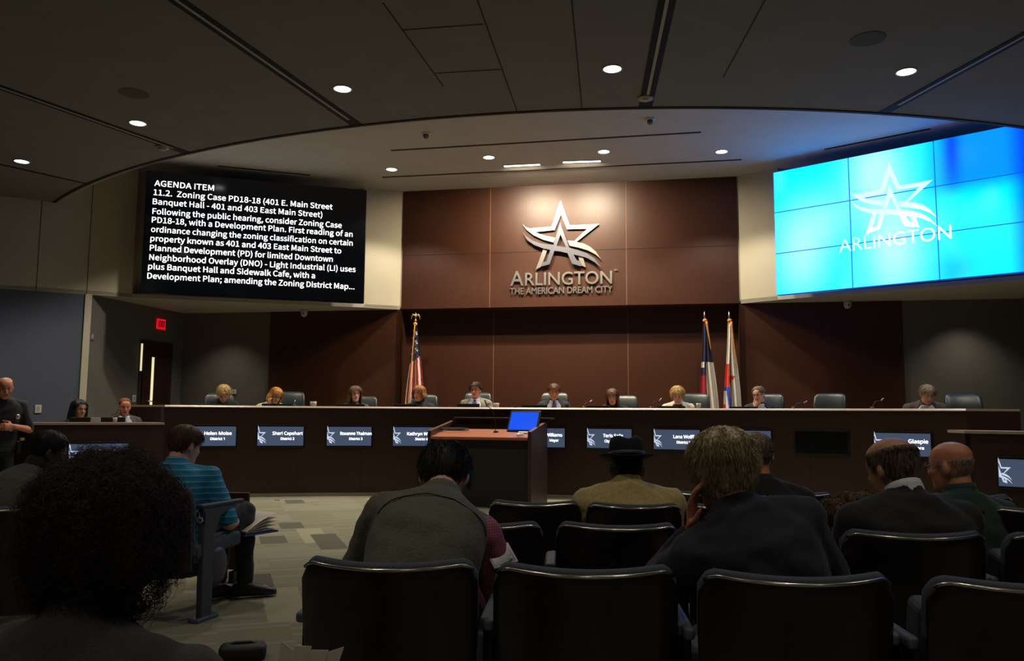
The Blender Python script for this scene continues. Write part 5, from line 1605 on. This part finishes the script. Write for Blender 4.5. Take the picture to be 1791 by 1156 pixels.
mb = MB(); mb.loft([hat_ring(.0915, .004), hat_ring(.0925, .028), hat_ring(.089, .028), hat_ring(.088, .004)]); obj('hat_band', mb, BAND, fed, True)
# big grey-blond hair man
t, B = seated('man with thick grey-blond hair and a dark navy jacket resting his face on his hand', 1266, 826, y=2.64, face=6, k=1.04, toward=False, lean=3, curl=4, side=-17, head=(10, 14, -2), skin='ruddy', floor=0, eyes=False, wide=.96, drop=.02, deep=1.05, vox=.007,
              arms={-1: dict(e=(-.40, .20, .24), wh=(-.085, .085, -.17), dir=(-.10, -.25, 1), palm=(.9, -.5, 0), curl=16), 1: dict(e=(.25, .14, .12), w=(.16, .42, .16))}, outfit=dict(top=NAVY, off=.022, collar=NAVY, collar_h=.03, open=.2, trousers=NAVY))
make_hair('hair', B, HB['grey'], t, front=.07, side=-.035, back=-.105, thick=.018, strands=9000, length=.040, sw=.0011, fall=.82, messy=.32, lift=.008, hug=.7, seed=26)
# cropped head with printed shirt
t, B = seated('man with cropped greying hair in a black shirt with pale print across the back', 1322, 796, y=4.22, face=2, toward=False, lean=5, head=(2, 0, 0), skin='ruddy', floor=0, eyes=False, wide=1.14, outfit=dict(top=BLK_, topname='shirt', off=.018, collar=BLK_, collar_h=.02, open=.1, trousers=BLK_))
make_hair('hair', B, HB['salt'], t, front=.09, side=.02, back=-.055, thick=.004, strands=2200, length=.010, sw=.0014, messy=.3, seed=27)
for s_, sz, sp, wd in (('PROUD T', .028, .456, .15), ('OF THE', .020, .426, .10)):
    me = fit_text(s_, wd, sz * .727, 0, 0, .0015, 0, HUMANIST)
    for v in me.vertices:
        u = (v.co.x - .02) / (.18 * 1.14); p = B.T(sp + v.co.y, math.pi - .50 * 0 - u * 1.0, .026); v.co = p
    link('print', me, mat('print_pale', S(150, 146, 138), .8, var=.05), t)
# balding man
t, B = seated('balding man with a fringe of dark hair and a black jacket in the second row', 1561, 820, y=3.42, face=10, k=1.09, drop=.025, toward=False, lean=1, curl=3, head=(18, 14, 0), skin='tan', floor=0, eyes=False, wide=1.2, deep=1.1, outfit=dict(top=BLK_, off=.022, collar=WSHIRT, collar_h=.044, open=.2, trousers=BLK_))
make_hair('hair', B, HB['salt'], t, front=.2, side=.0, back=-.10, thick=.010, strands=3200, length=.020, sw=.0013, messy=.2, fall=.8, crown_bald=.064, seed=28)
# bald man in green
t, B = seated('bald man with glasses and a dark green shirt in the third row at the right', 1664, 816, y=4.2, face=14, k=1.08, toward=False, lean=6, head=(6, 22, 0), skin='ruddy', floor=0, eyes=False, wide=1.14, outfit=dict(top=CL('dark_green', (22, 54, 46)), topname='shirt', off=.018, collar=CL('dark_green', (22, 54, 46)), collar_h=.045, open=.2, trousers=BLK_))
make_hair('hair', B, HB['white'], t, front=.2, side=-.03, back=-.085, thick=.0015, strands=1200, length=.010, sw=.0013, messy=.2, crown_bald=.03, seed=29)
glasses(t, B, S(120, 116, 112))

# ------------------------------------------------------------------ loose things
# brown fuzzy coat over a chair back
c0 = at(1503, 868, 4.0)
mb = MB(); rg = np.random.default_rng(5)
for i in range(16):
    u = i / 15 - .5
    mb.ell((u * .30, -.02 + rg.uniform(-.02, .02), .0 + .02 * math.cos(u * 6) + rg.uniform(-.01, .01)), (.045, .065, .035 + .02 * rg.uniform()), None, 10, 8)
for i in range(10):
    mb.ell((-.10 + rg.uniform(-.05, .05), -.06 + rg.uniform(-.02, .02), -.04 - i * .012), (.05, .04, .04), None, 10, 8)
me = remesh(mb, .009, 3)
FURM = mat('brown_fur', S(112, 90, 62), .95, var=0, scale=60, alt=S(58, 44, 30))
t = thing('fur_coat', 'brown fuzzy coat draped over a chair back between the navy and the black jackets', 'coat', (c0.x, c0.y - .02, .815))
link('cloth', me, FURM, t, True)
mb = MB(); vs = me.vertices
for _ in range(3000):
    v = vs[int(rg.integers(len(vs)))]; n = Vector(v.normal); p = Vector(v.co)
    d = (n + Vector(rg.normal(0, .5, 3)) + Vector((0, 0, -.4))).normalized() * .016
    mb.tube([p, p + d * .6, p + d + Vector((0, 0, -.003))], [.0014, .001, .0003], 3)
link('fur', mb.mesh('fur'), FURM, t, True, fix=False)
# tablet
p = at(889, 968, 2.98)
t = thing('tablet', 'white framed tablet held by the man in the grey-green vest', 'tablet')
t.matrix_world = Matrix.Translation(p) @ Matrix.Rotation(.35, 4, 'Z') @ Matrix.Rotation(math.radians(48), 4, 'X') @ Matrix.Rotation(.25, 4, 'Z')
obj('case', MB().box((-.03, 0, 0), (.10, .085, .009)), mat('tablet_white', S(190, 190, 192), .4, var=.02), t, bevel=.004)
obj('screen', MB().box((-.03, 0, .005), (.086, .068, .002)), mat('tablet_screen', S(70, 72, 80), .15, var=.03), t)
o = obj('stylus', MB().capsule((0, 0, 0), (-.045, .02, -.09), .006, .0045, 10), WHITEP, smooth=True); o.location = at(894, 976, 2.93); tag(o, 'white stylus beside the tablet of the man in the vest', 'stylus')
# papers tucked beside the nearest chair
p = at(524, 1152, 2.25)
t = thing('folded_papers', 'white folded papers sticking up beside the aisle chair at the bottom of the photo', 'papers', p)
for k in range(4):
    mb = MB(); a = .5 - k * .28
    mb.loft([[Vector((x * math.cos(a) + .035 * k - .05, x * math.sin(a) * .3 + .004 * k, z)) for x, z in ((-.02, -.10), (.02, -.10), (.035 + .01 * k, .02 + .01 * (k % 2)), (.0, .045 - .012 * k))], [Vector((x * math.cos(a) + .035 * k - .05, x * math.sin(a) * .3 + .004 * k + .002, z)) for x, z in ((-.02, -.10), (.02, -.10), (.035 + .01 * k, .02 + .01 * (k % 2)), (.0, .045 - .012 * k))]])
    obj('sheet', mb, PAPER, t)
# black bag on the carpet
p = on_z(424, 1152, 0)
t = thing('black_bag', 'small black bag on the carpet in the aisle at the bottom of the photo', 'bag', (p.x, p.y, 0), .25)
mb = MB(); mb.loft([[(x * s_, y * s_, z) for x, y in [(.115 * math.copysign(abs(math.cos(a)) ** .5, math.cos(a)), .07 * math.copysign(abs(math.sin(a)) ** .5, math.sin(a))) for a in [2 * math.pi * i / 24 for i in range(24)]]] for z, s_ in ((0, .95), (.02, 1), (.055, 1), (.07, .9), (.075, .6))])
obj('body', mb, mat('bag_black', S(24, 24, 25), .6, var=.15, scale=60, bump=.2), t, True)
obj('handle', MB().tube([(-.06, 0, .07), (-.04, 0, .082), (.04, 0, .082), (.06, 0, .07)], .007), mat('bag_grey', S(60, 60, 60), .6, var=.1), t, True)
# red chair behind the left end of the desk
t = thing('red_chair', 'small red chair back showing behind the left end of the council desk', 'chair')
c = on_line(308, 712, ax(-HALF - 4.2, -.9), ax(-HALF, -.9)); t.location = (c.x, c.y, PLAT)
mb = MB(); hz_ = c.z - PLAT + .06
mb.loft([[(.16 * math.cos(a) * k_, -.02 + .03 * math.sin(a), z) for a in [2 * math.pi * i / 20 for i in range(20)]] for z, k_ in ((.5, .9), (hz_ - .10, 1), (hz_ - .03, .85), (hz_, .3))])
obj('backrest', mb, mat('red_fabric', S(150, 24, 30), .7, var=.1, scale=60), t, True)
obj('seat', MB().box((0, .18, .45), (.42, .42, .08)), MATS['red_fabric'], t, bevel=.03)
for x in (-.17, .17):
    for y in (.0, .36):
        obj('leg', MB().capsule((x, y, 0), (x, y, .43), .014), BLACKM, t, True)

# ------------------------------------------------------------------ walls: door, signs, plates
AW0, AW1 = PA2, BL
dA = (AW1 - AW0).normalized()
nAl = Vector((dA.y, -dA.x, 0))           # out of the alcove wall, into the room
a = on_line(246, 640, AW0, AW1); b_ = on_line(297, 640, AW0, AW1); zt_ = on_line(270, 600, AW0, AW1).z
DWd = (b_ - a).length; M = frame_matrix(Vector((a.x, a.y, PLAT)) + nAl * .01, dA)
t = bpy.data.objects.new('door_1', None); COL.objects.link(t); t.matrix_world = M; t['kind'] = 'structure'; t['label'] = 'dark wood door with a tall narrow lit glass'; 
H_ = zt_ - PLAT
obj('door_leaf', MB().box((DWd / 2, H_ / 2, .0), (DWd - .06, H_ - .04, .045)), DESKW, t)
obj('door_frame', MB().box((DWd / 2, H_ / 2, -.012), (DWd + .10, H_ + .08, .03)), mat('door_frame_dark', S(50, 44, 40), .5, var=.06), t)
LITG = mat('lit_glass_and_gap', (.9, .9, .8), .2, emit=S(224, 210, 158), es=1.1)
x0 = (frame_matrix(Vector((a.x, a.y, PLAT)), dA).inverted() @ on_line(264, 650, AW0, AW1)).x
obj('vision_pane', MB().box((x0, H_ * .56, .024), (.065, H_ * .62, .006)), LITG, t)
obj('door_gap_glow', MB().box((-.02, H_ * .86, .012), (.028, H_ * .24, .02)), LITG, t)  # added glowing strip, stands for light through the gap of the door
obj('handle', MB().tube([(.16, .98, .03), (.16, .98, .07), (.30, .98, .07)], .010), STEEL, t, True)
q = on_line(280, 567, AW0, AW1)
t = thing('exit_sign', 'red lit EXIT sign above the dark door', 'sign'); t.matrix_world = frame_matrix(q + nAl * .02, dA)
obj('housing', MB().box((0, 0, 0), (.23, .19, .03)), mat('exit_housing', S(90, 10, 16), .4, var=.05, emit=S(235, 20, 40), es=.8), t)
me = text_mesh('EXIT', .11, .012, 'CENTER', .002, .6, HUMANIST)
for v in me.vertices: v.co.y -= .055; v.co.z += .018
link('exit_text', me, mat('exit_dark', S(120, 6, 14), .5, var=.05, emit=S(120, 6, 16), es=.5), t)
def plate(px, py, P, Q, w, h, label, name='wall_plate', cat='wall plate', m=WHITEP):
    q = on_line(px, py, P, Q); d = (Vector(Q) - Vector(P)).normalized(); n = Vector((d.y, -d.x, 0))
    t = thing(name, label, cat); t.matrix_world = frame_matrix(q + n * .012, d)
    obj('plate', MB().box((0, 0, 0), (w, h, .012)), m, t, bevel=.003)
    obj('insert', MB().box((0, 0, .007), (w * .35, h * .5, .006)), TRIML, t)
    return t
plate(67, 715, WL, PO, .09, .13, 'white blank plate on the blue wall, right of the officer')
plate(160, 588, AW0, AW1, .10, .13, 'thermostat on the dark alcove wall, its grey darkened for shade', 'thermostat', 'thermostat', mat('thermostat_shaded', S(96, 95, 90), .6, var=.05))  # shade of the alcove put into the thermostat's plate colour
plate(233, 697, AW0, AW1, .09, .13, 'small white switch plate beside the dark door')
plate(410, 685, BL, ax(-HALF - 2.62, 0), .09, .09, 'white switch plate on the grey wall right of the pale blond head')
# dome cameras under the soffits
for px, py, lab in ((532, 540, 'white ceiling camera hanging under the agenda screen'), (1482, 524, 'white ceiling camera hanging under the blue video wall')):
    p = on_z(px, py, ZS)
    t = thing('ceiling_camera', lab, 'camera', p, 0, 'cameras under the video walls')
    obj('mount', MB().lathe((0, 0, 0), [(.001, .001), (.075, .001), (.075, -.02), (.001, -.02)], 24), mat('camera_white', S(176, 174, 170), .45, var=.04), t, True)
    obj('body', MB().lathe((0, 0, 0), [(.055, -.02), (.062, -.06), (.058, -.11), (.035, -.145), (.001, -.155)], 24), MATS['camera_white'], t, True)
    obj('lens', MB().ell((0, -.052, -.095), (.018, .014, .018), None, 12, 8), BLACKP, t, True)

# ------------------------------------------------------------------ flags
def flag(px, py_top, py_cloth, spread, label, style, finial, dx=0.0, zb=1.0):
    y_ = ax(0, -.35)
    P = on_line(px, py_top, ax(-HALF, -.12), ax(HALF, -.12))
    tp = P.z; t = thing('flag', label, 'flag', (P.x, P.y, PLAT), 0, 'flags in front of the wood wall')
    L_ = tp - PLAT
    zc = on_line(px, py_cloth, ax(-HALF, -.12), ax(HALF, -.12)).z - PLAT
    obj('pole', MB().capsule((0, 0, .03), (0, 0, L_ - .16), .014), GOLD if finial == 'eagle' else mat('pole_wood', S(70, 46, 28), .4, var=.1), t, True)
    obj('base', MB().lathe((0, 0, 0), [(.001, 0), (.16, 0), (.155, .03), (.05, .06), (.02, .12), (.001, .12)], 24), GOLD, t, True)
    if finial == 'eagle':
        mb = MB(); z = L_ - .15
        mb.ell((0, 0, z), (.028, .028, .028)); mb.capsule((0, 0, z), (0, 0, z + .05), .012); mb.ell((0, 0, z + .085), (.022, .022, .042)); mb.ell((0, -.006, z + .135), (.014, .018, .016))
        for s_ in (-1, 1):
            mb.tube([(s_ * .01, 0, z + .10), (s_ * .045, .005, z + .115), (s_ * .075, .01, z + .075), (s_ * .082, .01, z + .02)], [.016, .022, .016, .005], 8)
        o = link('finial', remesh(mb, .005, 1), GOLD, t, True); o['label'] = 'gold eagle finial'
    else:
        mb = MB(); z = L_ - .15
        mb.lathe((0, 0, z - .02), [(.001, 0), (.016, 0), (.02, .02), (.012, .035), (.022, .06), (.012, .10), (.001, .17)], 12)
        obj('finial', mb, mat('silver_tip', (.75, .74, .70), .25, metal=1.0, var=.04), t, True)['label'] = 'silver spear finial'
    # hanging cloth: nu across, nv down
    nu, nv = 60, 60; vs, fs, ms = [], [], []
    for j in range(nv + 1):
        v = j / nv; z = zc - v * (zc - .42)
        wd = spread[0] + (spread[1] - spread[0]) * v ** .75
        for i in range(nu + 1):
            u = i / nu
            fold = math.sin(u * math.pi * 5 + .6 * v) * (.018 + .035 * v) * (.4 + .6 * math.sin(u * math.pi))
            x = (u - .42 + dx * v) * wd + .012 * math.sin(v * 7 + u * 4)
            vs.append((x, -.03 + fold, z - .03 * u * v))
    rg_ = np.random.default_rng(3)
    stars = [(.30 + .62 * ((k % 3) / 2.0) * .9, .09 + .055 * k) for k in range(7)]
    for j in range(nv):
        for i in range(nu):
            u, v = (i + .5) / nu, (j + .5) / nv
            a_ = j * (nu + 1) + i; fs.append((a_, a_ + 1, a_ + nu + 2, a_ + nu + 1))
            if style == 'us':
                k = int((u + .12 * v) * 7.5) % 2
                mi = 2 if (u < .16 + .0 * v and v > .33) and k else (1 if k else 0)
                if v < .28 + .08 * (1 - u): mi = 3
            elif style == 'tx':
                ub = .45
                if v < .35 and u > .12 or v < .46 and u < ub: mi = 3
                elif u < ub - .06 * v: mi = 1
                else: mi = 0
                if u < .25 and abs(v - .37) < .025: mi = 0
            else:
                mi = 0
                d1 = abs((u - .30) - (.66 - v) * -.1); 
                if .36 < v < .56 and u < .36 - (v - .36) * .2: mi = 1
                if .47 < v < .55 and u < .30 + (.55 - v) * 5.6 and u > .05: mi = 1
                if .56 < v < .60 and u < .34: mi = 3
                if .60 < v < .84 and .16 + .2 * math.sin((v - .6) * 6) * .5 < u < .34 + .1 * math.sin((v - .6) * 8): mi = 3
                if .72 < v < .76 and u < .12: mi = 1
                if .93 < v < .95 and u < .2: mi = 3
            ms.append(mi)
    me = bpy.data.meshes.new('cloth'); me.from_pydata(vs, [], fs)
    CW, CRD, CBL = mat('flag_white', S(206, 198, 186), .8, var=.04, scale=20), mat('flag_red', S(150, 22, 36), .8, var=.06, scale=20), mat('flag_navy', S(30, 32, 60), .8, var=.06, scale=20)
    if style == 'city': CRD, CBL = mat('flag_bright_red', S(206, 52, 46), .8, var=.05), mat('flag_royal', S(50, 70, 180), .8, var=.05)
    o = link('cloth', me, [CW, CRD, CRD, CBL], t, True, ms)
    sd = o.modifiers.new('thickness', 'SOLIDIFY'); sd.thickness = .003
    if style == 'us':
        mb = MB()
        for k in range(16):
            v = .06 + .018 * k; u = (.30, .62, .84, .46)[k % 4] if k % 2 else (.12, .55, .75, .35)[k % 4]
            if v > .26 + .08 * (1 - u): continue
            i, j = int(u * nu), int(v * nv); p = Vector(vs[j * (nu + 1) + i]) + Vector((0, -.009, 0))
            pts = [(p.x + r_ * math.sin(a__), p.y, p.z + r_ * math.cos(a__)) for r_, a__ in [((.026 if q % 2 == 0 else .011), q * math.pi / 5) for q in range(10)]]
            pts2 = [(x, y + .003, z) for x, y, z in pts]; mb.loft([pts, pts2])
        obj('stars', mb, CW, t)
    # gold cord
    FR = mat('gold_cord', S(196, 128, 52), .7, var=.12, scale=60)
    mb = MB(); mb.ell((0, -.03, zc + .02), (.04, .03, .035))
    if style == 'us':
        mb.tube([(-.005 - .30 * v * spread[1] * 1.0, -.055 - .03 * v, zc - v * (zc - .5)) for v in [k / 16 for k in range(17)]], .011, 6)
    else:
        mb.tube([(.02 + .07 * v, -.05, zc - v * (.55 if style == 'tx' else .85) * .9) for v in [k / 12 for k in range(13)]], [.02 - .014 * k / 12 for k in range(13)], 6)
    obj('cord', mb, FR, t, True)
flag(727, 547, 569, (.06, .40), 'striped flag with white stars on navy and a gold eagle, left of the logo wall', 'us', 'eagle', -.04)
flag(1232, 543, 563, (.07, .36), 'tricolor flag with navy top, red and white below, left of the pair at the right', 'tx', 'spear', .14)
flag(1275, 543, 563, (.06, .34), 'white flag with red and blue marks, right of the pair beside the wood wall', 'city', 'spear', .0)
